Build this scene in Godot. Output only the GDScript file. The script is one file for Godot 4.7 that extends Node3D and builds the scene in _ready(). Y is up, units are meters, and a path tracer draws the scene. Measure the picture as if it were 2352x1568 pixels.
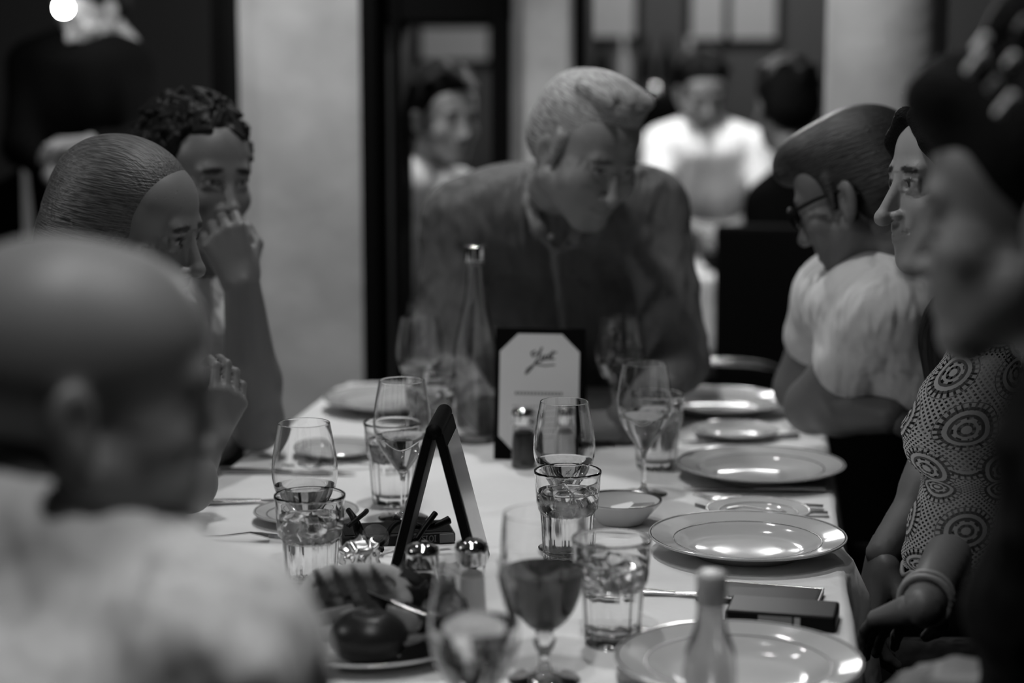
extends Node3D
# A long restaurant table at night, seen along its right side. Table axis runs along -z; y is up; metres.

const TABLE_Y := 0.75
var M := {}
var rng := RandomNumberGenerator.new()

# ---------------------------------------------------------------- mesh collector
class Acc:
	var v := PackedVector3Array()
	var n := PackedVector3Array()
	var c := PackedColorArray()
	var uv := PackedVector2Array()
	var i := PackedInt32Array()
	func vert(p: Vector3, nn: Vector3, col := Color.WHITE, u := Vector2.ZERO) -> int:
		v.append(p); n.append(nn); c.append(col); uv.append(u)
		return v.size() - 1
	func tri(a: int, b: int, d: int) -> void:
		# keeps the outside where the normals point
		var g := (v[b] - v[a]).cross(v[d] - v[a])
		if g.dot(n[a] + n[b] + n[d]) > 0.0:
			i.append(a); i.append(d); i.append(b)
		else:
			i.append(a); i.append(b); i.append(d)
	func quad(a: int, b: int, d: int, e: int) -> void:
		tri(a, b, d); tri(a, d, e)
	func flat(a: Vector3, b: Vector3, d: Vector3, e: Vector3, out: Vector3, col := Color.WHITE) -> void:
		var nn := (b - a).cross(d - a).normalized()
		if nn.dot(out) < 0.0: nn = -nn
		quad(vert(a, nn, col, Vector2(0, 0)), vert(b, nn, col, Vector2(1, 0)), vert(d, nn, col, Vector2(1, 1)), vert(e, nn, col, Vector2(0, 1)))
	func mesh() -> ArrayMesh:
		var arr := []
		arr.resize(Mesh.ARRAY_MAX)
		arr[Mesh.ARRAY_VERTEX] = v
		arr[Mesh.ARRAY_NORMAL] = n
		arr[Mesh.ARRAY_COLOR] = c
		arr[Mesh.ARRAY_TEX_UV] = uv
		arr[Mesh.ARRAY_INDEX] = i
		var m := ArrayMesh.new()
		m.add_surface_from_arrays(Mesh.PRIMITIVE_TRIANGLES, arr)
		return m

# ---------------------------------------------------------------- smooth-joined solids, meshed as surface nets
class Field:
	var A := PackedVector3Array()
	var B := PackedVector3Array()
	var RA := PackedFloat32Array()
	var RB := PackedFloat32Array()
	var IL := PackedFloat32Array()
	var K := PackedFloat32Array()
	var S := PackedInt32Array()
	var E := PackedInt32Array()
	var R := PackedVector3Array()
	var BS: Array[Basis] = []
	var paints := []
	var base := Color(1, 1, 1)
	func cap(a: Vector3, b: Vector3, ra: float, rb: float, k := 0.01, s := 1) -> void:
		A.append(a); B.append(b - a); RA.append(ra); RB.append(rb - ra)
		IL.append(1.0 / maxf((b - a).length_squared(), 1e-9)); K.append(maxf(k, 0.0005)); S.append(s); E.append(0)
		R.append(Vector3.ONE); BS.append(Basis())
	func ell(c: Vector3, r: Vector3, k := 0.01, turn := Basis(), s := 1) -> void:
		A.append(c); B.append(Vector3.ZERO); RA.append(maxf(r.x, maxf(r.y, r.z))); RB.append(0); IL.append(0); K.append(maxf(k, 0.0005)); S.append(s); E.append(1)
		R.append(r); BS.append(turn.transposed())
	func chain(pts: Array, rad: Array, k := 0.01) -> void:
		for j in pts.size() - 1:
			cap(pts[j], pts[j + 1], rad[j], rad[j + 1], k)
	func paint(c: Vector3, r: Vector3, g: float, turn := Basis()) -> void:
		paints.append([c, r, g, turn.transposed()])
	func one(j: int, p: Vector3) -> float:
		if E[j] == 0:
			var pa := p - A[j]
			var ba := B[j]
			var h := clampf(pa.dot(ba) * IL[j], 0.0, 1.0)
			return (pa - ba * h).length() - (RA[j] + RB[j] * h)
		var u: Vector3 = BS[j] * (p - A[j]) / R[j]
		var k0 := u.length()
		var k1 := (u / R[j]).length()
		return k0 * (k0 - 1.0) / k1 if k1 > 1e-9 else -minf(R[j].x, minf(R[j].y, R[j].z))
	func dist(p: Vector3, list: PackedInt32Array) -> float:
		var d := 1e3
		for j in list:
			var e: float
			if E[j] == 0:
				var pa := p - A[j]
				var ba := B[j]
				var h := clampf(pa.dot(ba) * IL[j], 0.0, 1.0)
				e = (pa - ba * h).length() - (RA[j] + RB[j] * h)
			else:
				var u: Vector3 = BS[j] * (p - A[j]) / R[j]
				var k0 := u.length()
				var k1 := (u / R[j]).length()
				e = k0 * (k0 - 1.0) / k1 if k1 > 1e-9 else -0.05
			var k := K[j]
			if S[j] > 0:
				var h2 := maxf(k - absf(d - e), 0.0)
				d = minf(d, e) - h2 * h2 * 0.25 / k
			else:
				e = -e
				var h3 := maxf(k - absf(d - e), 0.0)
				d = maxf(d, e) + h3 * h3 * 0.25 / k
		return d
	func add_to(acc: Acc, cell: float, xf := Transform3D()) -> void:
		var lo := Vector3(1e9, 1e9, 1e9)
		var hi := -lo
		var all := PackedInt32Array()
		for j in A.size():
			all.append(j)
			if S[j] < 0: continue
			var r := maxf(RA[j], RA[j] + RB[j]) + K[j] * 0.3
			var rr := Vector3(r, r, r)
			lo = lo.min(A[j] - rr).min(A[j] + B[j] - rr)
			hi = hi.max(A[j] + rr).max(A[j] + B[j] + rr)
		lo -= Vector3.ONE * cell * 2.0
		hi += Vector3.ONE * cell * 2.0
		var NB := 3
		var SB := 4
		var bx := int(ceil((hi.x - lo.x) / cell / NB))
		var by := int(ceil((hi.y - lo.y) / cell / NB))
		var bz := int(ceil((hi.z - lo.z) / cell / NB))
		var nx := bx * NB + 1
		var ny := by * NB + 1
		var nz := bz * NB + 1
		var sy := nx
		var sz := nx * ny
		var val := PackedFloat32Array()
		val.resize(nx * ny * nz)
		val.fill(99.0)
		var idx := PackedInt32Array()
		idx.resize(nx * ny * nz)
		idx.fill(-1)
		var active: Array[Vector3i] = []
		var rb := cell * NB * 0.87
		var rs := rb * SB
		for z0 in range(0, bz, SB):
			for y0 in range(0, by, SB):
				for x0 in range(0, bx, SB):
					# first a coarse block with its own list of solids, then the fine blocks in it
					var cs := lo + Vector3(x0 + SB * 0.5, y0 + SB * 0.5, z0 + SB * 0.5) * cell * NB
					var wide := PackedInt32Array()
					for j in all:
						if one(j, cs) < rs + K[j] + 0.004: wide.append(j)
					if wide.is_empty(): continue
					if absf(dist(cs, wide)) > rs * 1.4 + 0.006: continue
					for z in range(z0, mini(z0 + SB, bz)):
						for y in range(y0, mini(y0 + SB, by)):
							for x in range(x0, mini(x0 + SB, bx)):
								var c := lo + Vector3(x + 0.5, y + 0.5, z + 0.5) * cell * NB
								if absf(dist(c, wide)) > rb * 1.3 + 0.001: continue
								var list := PackedInt32Array()
								for j in wide:
									if one(j, c) < rb + K[j] + 0.002: list.append(j)
								if list.is_empty(): continue
								active.append(Vector3i(x, y, z) * NB)
								for zz in NB + 1:
									for yy in NB + 1:
										var at := (z * NB + zz) * sz + (y * NB + yy) * sy + x * NB
										for xx in NB + 1:
											if val[at + xx] > 98.0:
												val[at + xx] = dist(lo + Vector3(x * NB + xx, y * NB + yy, z * NB + zz) * cell, list)
		var nb := xf.basis.inverse().transposed()
		for b0 in active:
			for zz in NB:
				for yy in NB:
					for xx in NB:
						var o: int = (b0.z + zz) * sz + (b0.y + yy) * sy + b0.x + xx
						var c0 := val[o]
						var c1 := val[o + 1]
						var c2 := val[o + sy]
						var c3 := val[o + sy + 1]
						var c4 := val[o + sz]
						var c5 := val[o + sz + 1]
						var c6 := val[o + sz + sy]
						var c7 := val[o + sz + sy + 1]
						if idx[o] >= 0: continue
						var neg := int(c0 < 0) + int(c1 < 0) + int(c2 < 0) + int(c3 < 0) + int(c4 < 0) + int(c5 < 0) + int(c6 < 0) + int(c7 < 0)
						if neg == 0 or neg == 8 or idx[o] >= 0: continue
						var s := Vector3.ZERO
						var m := 0
						if (c0 < 0) != (c1 < 0): s += Vector3(c0 / (c0 - c1), 0, 0); m += 1
						if (c2 < 0) != (c3 < 0): s += Vector3(c2 / (c2 - c3), 1, 0); m += 1
						if (c4 < 0) != (c5 < 0): s += Vector3(c4 / (c4 - c5), 0, 1); m += 1
						if (c6 < 0) != (c7 < 0): s += Vector3(c6 / (c6 - c7), 1, 1); m += 1
						if (c0 < 0) != (c2 < 0): s += Vector3(0, c0 / (c0 - c2), 0); m += 1
						if (c1 < 0) != (c3 < 0): s += Vector3(1, c1 / (c1 - c3), 0); m += 1
						if (c4 < 0) != (c6 < 0): s += Vector3(0, c4 / (c4 - c6), 1); m += 1
						if (c5 < 0) != (c7 < 0): s += Vector3(1, c5 / (c5 - c7), 1); m += 1
						if (c0 < 0) != (c4 < 0): s += Vector3(0, 0, c0 / (c0 - c4)); m += 1
						if (c1 < 0) != (c5 < 0): s += Vector3(1, 0, c1 / (c1 - c5)); m += 1
						if (c2 < 0) != (c6 < 0): s += Vector3(0, 1, c2 / (c2 - c6)); m += 1
						if (c3 < 0) != (c7 < 0): s += Vector3(1, 1, c3 / (c3 - c7)); m += 1
						var p: Vector3 = lo + (Vector3(b0.x + xx, b0.y + yy, b0.z + zz) + s / m) * cell
						var g := Vector3(c1 + c3 + c5 + c7 - c0 - c2 - c4 - c6, c2 + c3 + c6 + c7 - c0 - c1 - c4 - c5, c4 + c5 + c6 + c7 - c0 - c1 - c2 - c3)
						var col := base
						for q in paints:
							var t: Vector3 = (q[3] * (p - q[0])) / q[1]
							var w := t.length_squared()
							if w < 1.0:
								w = clampf((1.0 - w) * 2.2, 0.0, 1.0)
								col = col.lerp(Color(q[2], q[2], q[2]), w)
						idx[o] = acc.vert(xf * p, (nb * g).normalized(), col)
		for b0 in active:
			for zz in NB:
				for yy in NB:
					for xx in NB:
						var o: int = (b0.z + zz) * sz + (b0.y + yy) * sy + b0.x + xx
						var me := idx[o]
						if me < 0 or b0.x + xx == 0 or b0.y + yy == 0 or b0.z + zz == 0: continue
						var c0 := val[o] < 0
						if c0 != (val[o + 1] < 0): net(acc.i, me, idx[o - sy], idx[o - sy - sz], idx[o - sz], not c0)
						if c0 != (val[o + sy] < 0): net(acc.i, me, idx[o - 1], idx[o - 1 - sz], idx[o - sz], c0)
						if c0 != (val[o + sz] < 0): net(acc.i, me, idx[o - 1], idx[o - 1 - sy], idx[o - sy], not c0)
	func net(to: PackedInt32Array, a: int, b: int, d: int, e: int, keep: bool) -> void:
		if a < 0 or b < 0 or d < 0 or e < 0: return
		if keep:
			to.append(a); to.append(b); to.append(d); to.append(a); to.append(d); to.append(e)
		else:
			to.append(a); to.append(d); to.append(b); to.append(a); to.append(e); to.append(d)

# ---------------------------------------------------------------- nodes
func thing(called: String, label: String, category: String, at := Vector3.ZERO, turn := 0.0, group := "") -> Node3D:
	var o := Node3D.new()
	o.name = called
	add_child(o, true)
	o.position = at
	o.rotation.y = turn
	tag(o, label, category, group)
	return o

func tag(o: Node3D, label: String, category: String, group := "") -> Node3D:
	o.set_meta("label", label)
	o.set_meta("category", category)
	if group: o.set_meta("group", group)
	return o

func obj(called: String, mesh: Mesh, mat: Material, parent: Node3D = self, at := Vector3.ZERO, turn := Vector3.ZERO) -> MeshInstance3D:
	var o := MeshInstance3D.new()
	o.name = called
	o.mesh = mesh
	o.material_override = mat
	o.position = at
	o.rotation = turn
	parent.add_child(o, true)
	return o

func struct(called: String, mesh: Mesh, mat: Material, at := Vector3.ZERO, turn := Vector3.ZERO) -> MeshInstance3D:
	var o := obj(called, mesh, mat, self, at, turn)
	o.set_meta("kind", "structure")
	return o

func copy(o: Node3D, at: Vector3, turn: float, label: String) -> Node3D:
	var c: Node3D = o.duplicate()
	c.name = o.name
	add_child(c, true)
	c.position = at
	c.rotation.y = turn
	c.set_meta("label", label)
	return c

# ---------------------------------------------------------------- materials (linear greys)
func grey(g: float, a := 1.0) -> Color:
	var c := Color(g, g, g).linear_to_srgb()
	c.a = a
	return c

func mat(g: float, rough := 0.8, metal := 0.0, spec := 0.5) -> StandardMaterial3D:
	var m := StandardMaterial3D.new()
	m.albedo_color = grey(g)
	m.roughness = rough
	m.metallic = metal
	m.metallic_specular = spec
	return m

func noise_tex(freq: float, octaves := 4, size := 512, lo := 0.0, hi := 1.0, sd := 1, kind := FastNoiseLite.TYPE_SIMPLEX_SMOOTH) -> NoiseTexture2D:
	var f := FastNoiseLite.new()
	f.seed = sd
	f.noise_type = kind
	f.frequency = freq
	f.fractal_octaves = octaves
	var t := NoiseTexture2D.new()
	t.width = size
	t.height = size
	t.seamless = true
	t.noise = f
	var g := Gradient.new()
	g.set_color(0, Color(lo, lo, lo))
	g.set_color(1, Color(hi, hi, hi))
	t.color_ramp = g
	return t

func bump(m: StandardMaterial3D, tex: Texture2D, cm: float, scale := 1.0, world := true) -> StandardMaterial3D:
	m.heightmap_enabled = true
	m.heightmap_texture = tex
	m.heightmap_scale = cm
	m.uv1_triplanar = true
	m.uv1_world_triplanar = world
	m.uv1_scale = Vector3.ONE * scale
	return m

func glass(ior_scale := 0.05, tint := 1.0, rough := 0.0) -> StandardMaterial3D:
	var m := StandardMaterial3D.new()
	m.albedo_color = grey(tint, 0.0)
	m.roughness = rough
	m.metallic_specular = 0.5
	m.refraction_enabled = true
	m.refraction_scale = ior_scale
	m.transparency = BaseMaterial3D.TRANSPARENCY_ALPHA
	return m

func pane(alpha := 0.02) -> StandardMaterial3D:
	var m := StandardMaterial3D.new()
	m.albedo_color = Color(1, 1, 1, alpha)
	m.roughness = 0.0
	m.transparency = BaseMaterial3D.TRANSPARENCY_ALPHA
	m.cull_mode = BaseMaterial3D.CULL_DISABLED
	return m

func glow(power: float) -> StandardMaterial3D:
	var m := StandardMaterial3D.new()
	m.albedo_color = Color(1, 1, 1)
	m.emission_enabled = true
	m.emission = Color(1, 1, 1)
	m.emission_energy_multiplier = power
	return m

func skin(rough := 0.5) -> StandardMaterial3D:
	var m := mat(1.0, rough)
	m.vertex_color_use_as_albedo = true
	return m

# ---------------------------------------------------------------- shapes
func lathe(acc: Acc, prof: Array, seg := 48, closed := false, faceted := false, at := Vector3.ZERO) -> void:
	# prof: Vector2(radius, height), going so that the outside lies on its right hand when y is up
	var rows := prof.size()
	var first := acc.v.size()
	var pos := []
	for r in rows:
		var p: Vector2 = prof[r]
		for s in seg:
			var a := TAU * s / seg
			var rad := p.x
			if faceted: rad = facet(a, p.x, p.y, r)
			pos.append(at + Vector3(cos(a) * rad, p.y, sin(a) * rad))
	# smooth normals from the neighbours along and around
	for r in rows:
		var r0 := r - 1 if r > 0 else (rows - 1 if closed else 0)
		var r1 := r + 1 if r < rows - 1 else (0 if closed else rows - 1)
		for s in seg:
			var du: Vector3 = pos[r1 * seg + s] - pos[r0 * seg + s]
			var dv: Vector3 = pos[r * seg + (s + 1) % seg] - pos[r * seg + (s + seg - 1) % seg]
			var nn := du.cross(dv)
			if dv.length() < 1e-7:
				var a := TAU * s / seg
				var t := Vector2(prof[r1].x - prof[r0].x, prof[r1].y - prof[r0].y)
				nn = Vector3(0, -t.x, 0) + Vector3(cos(a), 0, sin(a)) * t.y
				if prof[r].x < 1e-6: nn = Vector3(0, -t.x, 0)
			else:
				var out := Vector3(cos(TAU * s / seg), 0, sin(TAU * s / seg))
				var t2 := Vector2(prof[r1].x - prof[r0].x, prof[r1].y - prof[r0].y)
				if nn.dot(out * t2.y + Vector3(0, -t2.x, 0)) < 0.0: nn = -nn
			acc.vert(pos[r * seg + s], nn.normalized(), Color.WHITE, Vector2(float(s) / seg, float(r) / rows))
	for r in rows - (0 if closed else 1):
		var q := (r + 1) % rows
		for s in seg:
			var s1 := (s + 1) % seg
			var a := first + r * seg + s
			var b := first + r * seg + s1
			var d := first + q * seg + s1
			var e := first + q * seg + s
			# orientation by the profile's own right-hand side
			acc.i.append(a); acc.i.append(b); acc.i.append(d)
			acc.i.append(a); acc.i.append(d); acc.i.append(e)

func tube(acc: Acc, pts: Array, rads: Array, seg := 10, flat := Vector2.ONE, upref := Vector3.UP) -> void:
	var first := acc.v.size()
	var n := pts.size()
	for j in n:
		var t: Vector3 = (pts[mini(j + 1, n - 1)] - pts[maxi(j - 1, 0)]).normalized()
		var x := t.cross(upref)
		if x.length() < 0.05: x = t.cross(Vector3.RIGHT)
		x = x.normalized()
		var y := x.cross(t)
		var rad: float = rads[mini(j, rads.size() - 1)]
		for s in seg:
			var a := TAU * s / seg
			var off := x * cos(a) * flat.x + y * sin(a) * flat.y
			var nn := (x * cos(a) / flat.x + y * sin(a) / flat.y).normalized()
			acc.vert(pts[j] + off * rad, nn, Color.WHITE, Vector2(float(s) / seg, float(j) / (n - 1)))
	for j in n - 1:
		for s in seg:
			var s1 := (s + 1) % seg
			acc.quad(first + j * seg + s, first + j * seg + s1, first + (j + 1) * seg + s1, first + (j + 1) * seg + s)
	for e in [0, n - 1]:
		var nn: Vector3 = (pts[0] - pts[1]).normalized() if e == 0 else (pts[n - 1] - pts[n - 2]).normalized()
		var c := acc.vert(pts[e] + nn * rads[mini(e, rads.size() - 1)] * 0.4, nn)
		for s in seg:
			acc.tri(c, first + e * seg + s, first + e * seg + (s + 1) % seg)

func spline(pts: Array, per := 6) -> Array:
	var out := []
	for j in pts.size() - 1:
		var p0: Vector3 = pts[maxi(j - 1, 0)]
		var p1: Vector3 = pts[j]
		var p2: Vector3 = pts[j + 1]
		var p3: Vector3 = pts[mini(j + 2, pts.size() - 1)]
		for k in per:
			out.append(p1.cubic_interpolate(p2, p0, p3, float(k) / per))
	out.append(pts[-1])
	return out

func bevel(acc: Acc, size: Vector3, r: float, xf := Transform3D(), sub := 3) -> void:
	# a box with rounded edges, centred: a cube grid pushed out of an inner box
	var h := size * 0.5 - Vector3.ONE * r
	for face in 6:
		var ax := face / 2
		var sg := 1.0 if face % 2 == 0 else -1.0
		var u := (ax + 1) % 3
		var w := (ax + 2) % 3
		var first := acc.v.size()
		var g := []
		for k in sub + 1: g.append([-1.0, tan(-PI / 4 + PI / 4 * k / sub)])
		for k in sub + 1: g.append([1.0, tan(PI / 4 * k / sub)])
		var c := g.size()
		for a in c:
			for b in c:
				var dirv := Vector3.ZERO
				dirv[ax] = sg
				dirv[u] = g[a][1]
				dirv[w] = g[b][1]
				dirv = dirv.normalized()
				var p := Vector3.ZERO
				p[ax] = sg * h[ax]
				p[u] = g[a][0] * h[u]
				p[w] = g[b][0] * h[w]
				acc.vert(xf * (p + dirv * r), (xf.basis * dirv).normalized(), Color.WHITE, Vector2(float(a) / (c - 1), float(b) / (c - 1)))
		for a in c - 1:
			for b in c - 1:
				acc.quad(first + a * c + b, first + (a + 1) * c + b, first + (a + 1) * c + b + 1, first + a * c + b + 1)

func bev(size: Vector3, r := 0.004, sub := 2) -> ArrayMesh:
	var acc := Acc.new()
	bevel(acc, size, r, Transform3D(), sub)
	return acc.mesh()

func frame_of(f: Vector3, tilt := 0.0) -> Basis:
	# z looks along f, y up, x to the person's left; tilt rolls the head towards its left
	var z := f.normalized()
	var x := Vector3.UP.cross(z).normalized()
	var y := z.cross(x)
	return Basis(x, y, z).rotated(z, tilt)

func _ready() -> void:
	rng.seed = 7
	# --- camera
	var cam := Camera3D.new()
	cam.name = "camera"
	cam.keep_aspect = Camera3D.KEEP_HEIGHT
	cam.fov = 20.525
	var lens := CameraAttributesPhysical.new()
	lens.frustum_focal_length = 66.28
	lens.frustum_focus_distance = 2.52
	lens.exposure_aperture = 2.0
	cam.attributes = lens
	add_child(cam)
	cam.position = Vector3(0, 1.42, 0)
	cam.rotation = Vector3(deg_to_rad(-8.6), deg_to_rad(7.8), 0)
	cam.near = 0.05
	cam.far = 60.0
	cam.fov = 20.525
	cam.current = true
	# --- air
	var we := WorldEnvironment.new()
	we.name = "environment"
	var env := Environment.new()
	env.background_mode = Environment.BG_COLOR
	env.background_color = Color(0, 0, 0)
	env.tonemap_mode = Environment.TONE_MAPPER_LINEAR
	env.tonemap_exposure = 0.76
	env.sdfgi_enabled = true
	env.ssao_enabled = true
	env.ssil_enabled = true
	we.environment = env
	add_child(we)
	make_materials()
	# --- lamps: recessed ceiling spots (position, aim, energy, half cone)
	downlight("recessed ceiling spotlight over the middle of the long table", Vector3(-0.42, 2.68, -2.75), Vector3(-0.40, 0.75, -2.66), 1.15, 45.0)
	downlight("recessed ceiling spotlight over the far end of the long table", Vector3(-0.75, 2.68, -3.95), Vector3(-0.45, 1.0, -3.6), 1.7, 33.0)
	downlight("recessed ceiling spotlight over the near end of the long table", Vector3(-0.25, 2.68, -1.55), Vector3(-0.33, 0.9, -1.58), 0.5, 40.0)
	downlight("recessed ceiling spotlight washing the plain plaster wall", Vector3(-1.2, 2.68, -3.6), Vector3(-1.15, 0.95, -4.75), 3.0, 25.0)
	downlight("recessed ceiling spotlight before the round column", Vector3(-0.30, 2.68, -4.05), Vector3(0.16, 1.25, -4.80), 2.2, 34.0)
	downlight("recessed ceiling spotlight nearest to the bald man", Vector3(-0.20, 2.68, -0.95), Vector3(-0.52, 1.0, -1.33), 1.25, 33.0)
	hanging_lamp("glass globe lamp hanging left of the long table", Vector3(-2.5, 2.05, -1.95), 0.8)
	room()
	table_setting()
	people()
	backroom()

func downlight(label: String, at: Vector3, aim: Vector3, energy: float, cone: float) -> void:
	var t := thing("ceiling_spotlight", label, "ceiling lamp", at)
	var ring := Acc.new()
	lathe(ring, [Vector2(0.048, 0.0), Vector2(0.062, 0.0), Vector2(0.066, 0.006), Vector2(0.066, 0.019), Vector2(0.05, 0.019), Vector2(0.047, 0.008)], 32, true)
	obj("trim_ring", ring.mesh(), M.white_metal, t)
	var disc := Acc.new()
	lathe(disc, [Vector2(0, 0.004), Vector2(0.03, 0.005), Vector2(0.046, 0.009), Vector2(0.046, 0.016), Vector2(0, 0.016)], 24)
	obj("bulb_face", disc.mesh(), M.lamp, t)
	var l := SpotLight3D.new()
	l.name = "spot"
	l.light_energy = energy
	l.spot_angle = cone
	l.spot_angle_attenuation = 0.75
	l.spot_range = 14.0
	l.spot_attenuation = 2.0
	l.light_size = 0.045
	l.shadow_enabled = true
	add_child(l)
	l.position = at + Vector3(0, -0.05, 0)
	l.look_at_from_position(l.position, aim, Vector3(0.3, 0, 1).normalized())

func draped(g: float, rough: float, cm: float, folds: Texture2D, spec := 0.4) -> StandardMaterial3D:
	# loose cloth: long creases that fall down the body
	var m := bump(mat(g, rough, 0.0, spec), folds, cm, 1.0)
	m.uv1_scale = Vector3(2.6, 1.1, 2.6)
	return m

func hairy(g: float, rough: float, spec: float, streak: Texture2D) -> StandardMaterial3D:
	# fine lines that run from the forehead to the nape in the head's own axes
	var m := mat(g, rough, 0.0, spec)
	m.albedo_color = grey(g * 1.5)
	m.albedo_texture = streak
	bump(m, streak, 0.25, 1.0, false)
	m.uv1_scale = Vector3(26, 26, 2.6)
	return m

func hanging_lamp(label: String, at: Vector3, energy: float) -> void:
	var t := thing("pendant_lamp", label, "lamp", at)
	var s := SphereMesh.new()
	s.radius = 0.09
	s.height = 0.18
	obj("globe", s, M.bulb, t)
	var c := Acc.new()
	tube(c, [Vector3(0, 0.085, 0), Vector3(0, 2.7 - at.y, 0)], [0.006], 8)
	obj("cord", c.mesh(), M.black, t)
	var l := OmniLight3D.new()
	l.name = "globe_light"
	l.light_energy = energy
	l.light_size = 0.085
	l.omni_range = 14.0
	l.omni_attenuation = 2.0
	l.shadow_enabled = true
	add_child(l)
	l.position = at

func make_materials() -> void:
	var plaster := noise_tex(0.012, 5, 512, 0.0, 1.0, 3)
	var weave := noise_tex(0.08, 3, 512, 0.0, 1.0, 5)
	var tone := noise_tex(0.006, 4, 512, 0.84, 1.0, 11)
	M.white_metal = mat(0.7, 0.4)
	M.lamp = glow(110.0)
	M.bulb = glow(22.0)
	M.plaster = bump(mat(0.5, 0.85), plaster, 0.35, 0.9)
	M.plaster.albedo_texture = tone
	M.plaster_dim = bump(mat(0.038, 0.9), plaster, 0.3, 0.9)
	M.ceiling = mat(0.12, 0.9)
	M.floor = mat(0.012, 0.6, 0.0, 0.25)
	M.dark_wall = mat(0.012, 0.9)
	M.wood_black = mat(0.003, 0.7, 0.0, 0.15)
	M.wood_dark = mat(0.02, 0.45)
	M.cloth = bump(mat(0.78, 0.85), noise_tex(0.008, 4, 512, 0.0, 1.0, 21), 0.5, 1.6)
	M.porcelain = mat(0.5, 0.08)
	M.band = mat(0.02, 0.2)
	M.steel = mat(0.55, 0.16, 1.0)
	M.chrome = mat(0.7, 0.08, 1.0)
	M.black = mat(0.004, 0.45, 0.0, 0.2)
	M.black_soft = mat(0.005, 0.8, 0.0, 0.15)
	M.leather = bump(mat(0.003, 0.55, 0.0, 0.15), weave, 0.05, 20.0)
	M.paper = mat(0.62, 0.8)
	M.glass = glass(0.05)
	M.water = glass(0.033)
	M.ice = glass(0.031, 0.97, 0.12)
	M.pane = pane(0.02)
	M.wine = glass(0.034, 0.93)
	M.red = glass(0.034, 0.03)
	M.pepper = mat(0.03, 0.9)
	M.salt = mat(0.75, 0.8)
	M.skin = skin(0.5)
	var streak := noise_tex(0.02, 3, 512, 0.25, 1.0, 51)
	M.hair = hairy(0.006, 0.6, 0.2, streak)
	M.hair_grey = hairy(0.5, 0.6, 0.4, streak)
	var folds := noise_tex(0.010, 3, 512, 0.0, 1.0, 31)
	M.white_shirt = draped(0.62, 0.9, 1.6, folds)
	M.bright_shirt = draped(0.8, 0.9, 1.6, folds)
	M.grey_shirt = draped(0.55, 0.9, 1.8, folds)
	M.dark_shirt = draped(0.13, 0.9, 3.0, folds)
	M.bald_shirt = draped(0.62, 0.9, 2.2, folds)
	M.denim = draped(0.010, 0.85, 1.6, folds, 0.2)
	M.black_cloth = mat(0.003, 0.9, 0.0, 0.1)
	M.trousers = mat(0.006, 0.9, 0.0, 0.1)
	M.hair_blonde = hairy(0.15, 0.5, 0.5, streak)
	M.hair_brown = hairy(0.035, 0.5, 0.4, streak)
	M.hair_mid_dark = mat(0.008, 0.5, 0.0, 0.3)
	M.bangle = mat(0.25, 0.4)
	M.bead = mat(0.95, 0.35, 0.0, 0.6)
	M.lace = mat(1.0, 0.9)
	M.lace.albedo_color = Color(0.8, 0.8, 0.8)
	M.lace.albedo_texture = lace_texture()
	M.lace.transparency = BaseMaterial3D.TRANSPARENCY_ALPHA_SCISSOR
	M.lace.alpha_scissor_threshold = 0.5
	M.lace.cull_mode = BaseMaterial3D.CULL_DISABLED
	M.pale_panel = mat(0.24, 0.8)
	M.foil = mat(0.75, 0.25, 0.9)
	M.leaflet = mat(0.28, 0.15)
	M.smoke = glass(0.05, 0.55, 0.08)
	M.cap = mat(0.35, 0.4)
	M.case = mat(0.012, 0.5, 0.0, 0.25)
	M.black_gloss = mat(0.006, 0.45, 0.0, 0.15)
	M.mid_grey = mat(0.16, 0.5)
	M.pale_grey = mat(0.30, 0.5)
	M.ham = mat(0.22, 0.35)
	M.tomato = mat(0.012, 0.35, 0.0, 0.35)
	M.leaf = mat(0.05, 0.4)
	M.vertex = mat(1.0, 0.85)
	M.vertex.vertex_color_use_as_albedo = true

# ------------------------------------------------------------------------------------------------ the room
func box(size: Vector3) -> BoxMesh:
	var b := BoxMesh.new()
	b.size = size
	return b

func span(x0: float, x1: float, y0: float, y1: float, z0: float, z1: float, called: String, m: Material) -> MeshInstance3D:
	return struct(called, box(Vector3(x1 - x0, y1 - y0, absf(z1 - z0))), m, Vector3((x0 + x1) / 2, (y0 + y1) / 2, (z0 + z1) / 2))

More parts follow.
